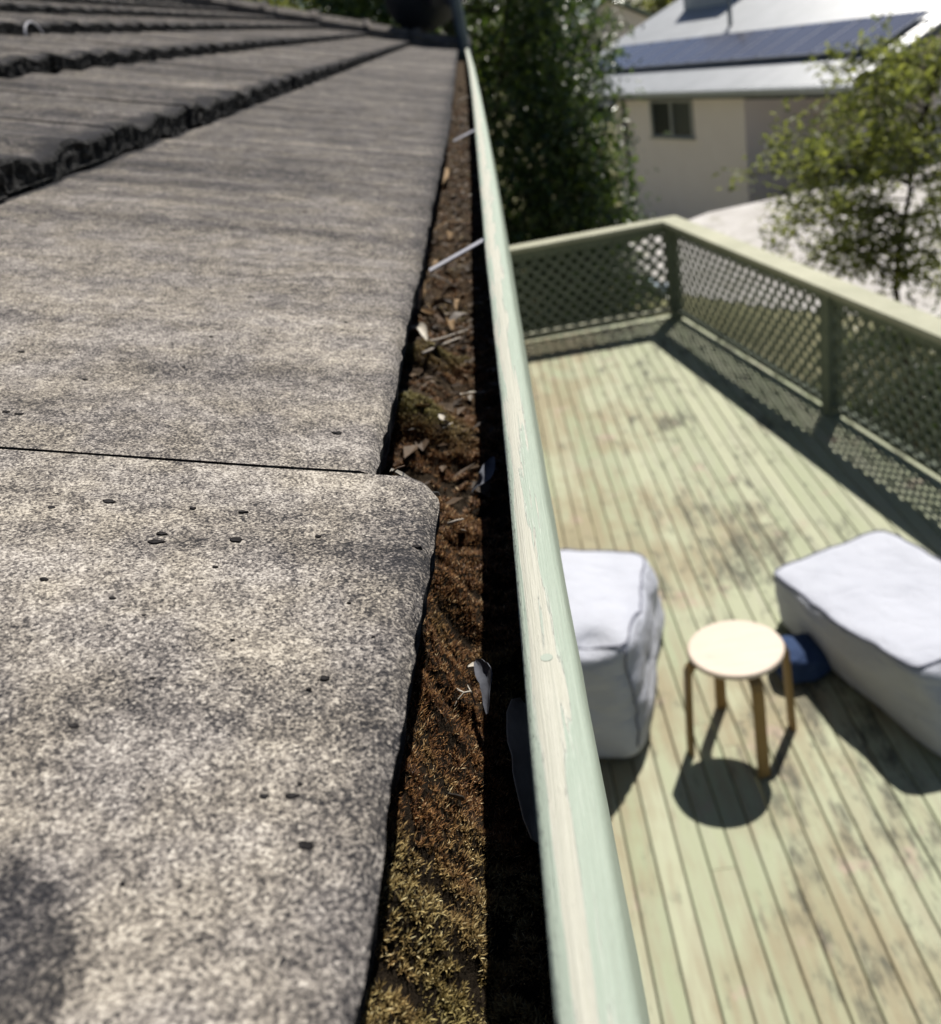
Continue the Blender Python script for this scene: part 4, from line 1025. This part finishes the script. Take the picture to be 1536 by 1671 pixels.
# solar panels
def mat_solar():
    t = NT('solar_glass', .16, .6); P = t.map((1, 1, 1)); n = t.noise(P, .6, 2)
    t.color(t.ramp(n, [(.3, (.10, .10, .135)), (.7, (.13, .13, .165))])); t.b.inputs['Coat Weight'].default_value = .5; t.b.inputs['Coat Roughness'].default_value = .25; return t.m
Ms = mat_solar(); Mf = plain('panel_frame', (.42, .44, .50), .35, .5, .6)
arr = None
Mclamp = plain('bright_clamp', (.8, .8, .82), .2, .6, .9)
np_ = 13; pw = .985
for i in range(np_):
    e0 = .62+i*pw; e1 = e0+pw-.02; s0, s1 = 1.12, 2.62
    m = MB(); m.box((rp(e0, s0, .12)+rp(e1, s1, .12))/2, ev*(e1-e0)/2, (rp(0, s1)-rp(0, s0))/2, UPN*.018)
    pn = m.build('solar_panel', Mf, nb)
    m = MB(); m.box((rp(e0+.03, s0+.03, .139)+rp(e1-.03, s1-.03, .139))/2, ev*((e1-e0)/2-.03), (rp(0, s1-.03)-rp(0, s0+.03))/2, UPN*.002); m.build('glass', Ms, pn)
    for s_ in (s0+.06, s1-.06): m = MB(); m.box(rp(e0-.01, s_, .145), ev*.04, nv*.03, UPN*.012); m.build('clamp', Mclamp, pn)
m = MB()
for s_ in (1.4, 2.3): m.bar(rp(.7, s_, .06), rp(13.3, s_, .06), .05, .07, up=UPN)
m.build('panel_rack', plain('rack_metal', (.05, .05, .06), .5), nb)
# upper wall block, vent pipe
def on_roof(u, v, off=0.):
    r = ray(u, v); N_ = np.array([-nv[0]*TP, -nv[1]*TP, 1.]); return r*((E2@N_+off)/(r@N_))
ch = on_roof(1150, 12); m = MB(); m.box(ch+np.array([0, 0, .5])+nv*.6, ev*1.15, nv*.6, (0, 0, 1.0)); m.build('chimney', plain('pale_render', (.66, .68, .70), .8), nb)
vp_ = on_roof(1192, 42); m = MB(); m.tube([vp_-(0, 0, .1), vp_+(0, 0, .75)], .06, 10); m.tube([vp_+(0, 0, .75), vp_+(0, 0, .9)], .11, 10); m.build('vent_pipe', plain('vent_grey', (.25, .28, .30), .5), nb, smooth=True)

# ------------------------------------------------------------------ the far gabled house
g = at_y(992, -4, 55); gx, gz_ = g[0], g[2]; er = at_y(1070, 30, 55)
gh = thing('gabled_house', (gx, 58, -LIFT), 'cream gabled house with a pale green roof behind the white roofed house', 'house')
hw_ = er[0]-gx-.3; ze = gz_-hw_*(gz_-er[2])/(er[0]-gx); y0, y1 = 55.2, 64
m = MB(); V = [(gx-hw_, y0, -LIFT), (gx+hw_, y0, -LIFT), (gx+hw_, y0, ze-.1), (gx, y0, gz_-.15), (gx-hw_, y0, ze-.1)]; V2 = [(a, y1, c_) for a, _, c_ in V]
m.add(V+V2, [(0, 1, 2, 3, 4), (9, 8, 7, 6, 5), (1, 6, 7, 2), (0, 4, 9, 5)]); m.build('wall', mat_cream('far_cream', .95), gh)
m = MB(); sl = (gz_-er[2])/(er[0]-gx)
for sg in (-1, 1):
    a, b = np.array([gx, 54.8, gz_]), np.array([gx+sg*(hw_+.5), 54.8, gz_-sl*(hw_+.5)]); Y_ = np.array([0, 9.6, 0]); d_ = np.array([0, 0, .14])
    V = [a, b, b+Y_, a+Y_, a+d_, b+d_, b+Y_+d_, a+Y_+d_]; m.add(V, [(0, 1, 2, 3), (7, 6, 5, 4), (0, 4, 5, 1), (1, 5, 6, 2), (2, 6, 7, 3)])
m.build('roof', plain('pale_green_roof', (.36, .42, .38), .5), gh)

# ------------------------------------------------------------------ lift everything so the ground lies at z = 0
for o in list(S.objects):
    if o.parent is None: o.location.z += LIFT
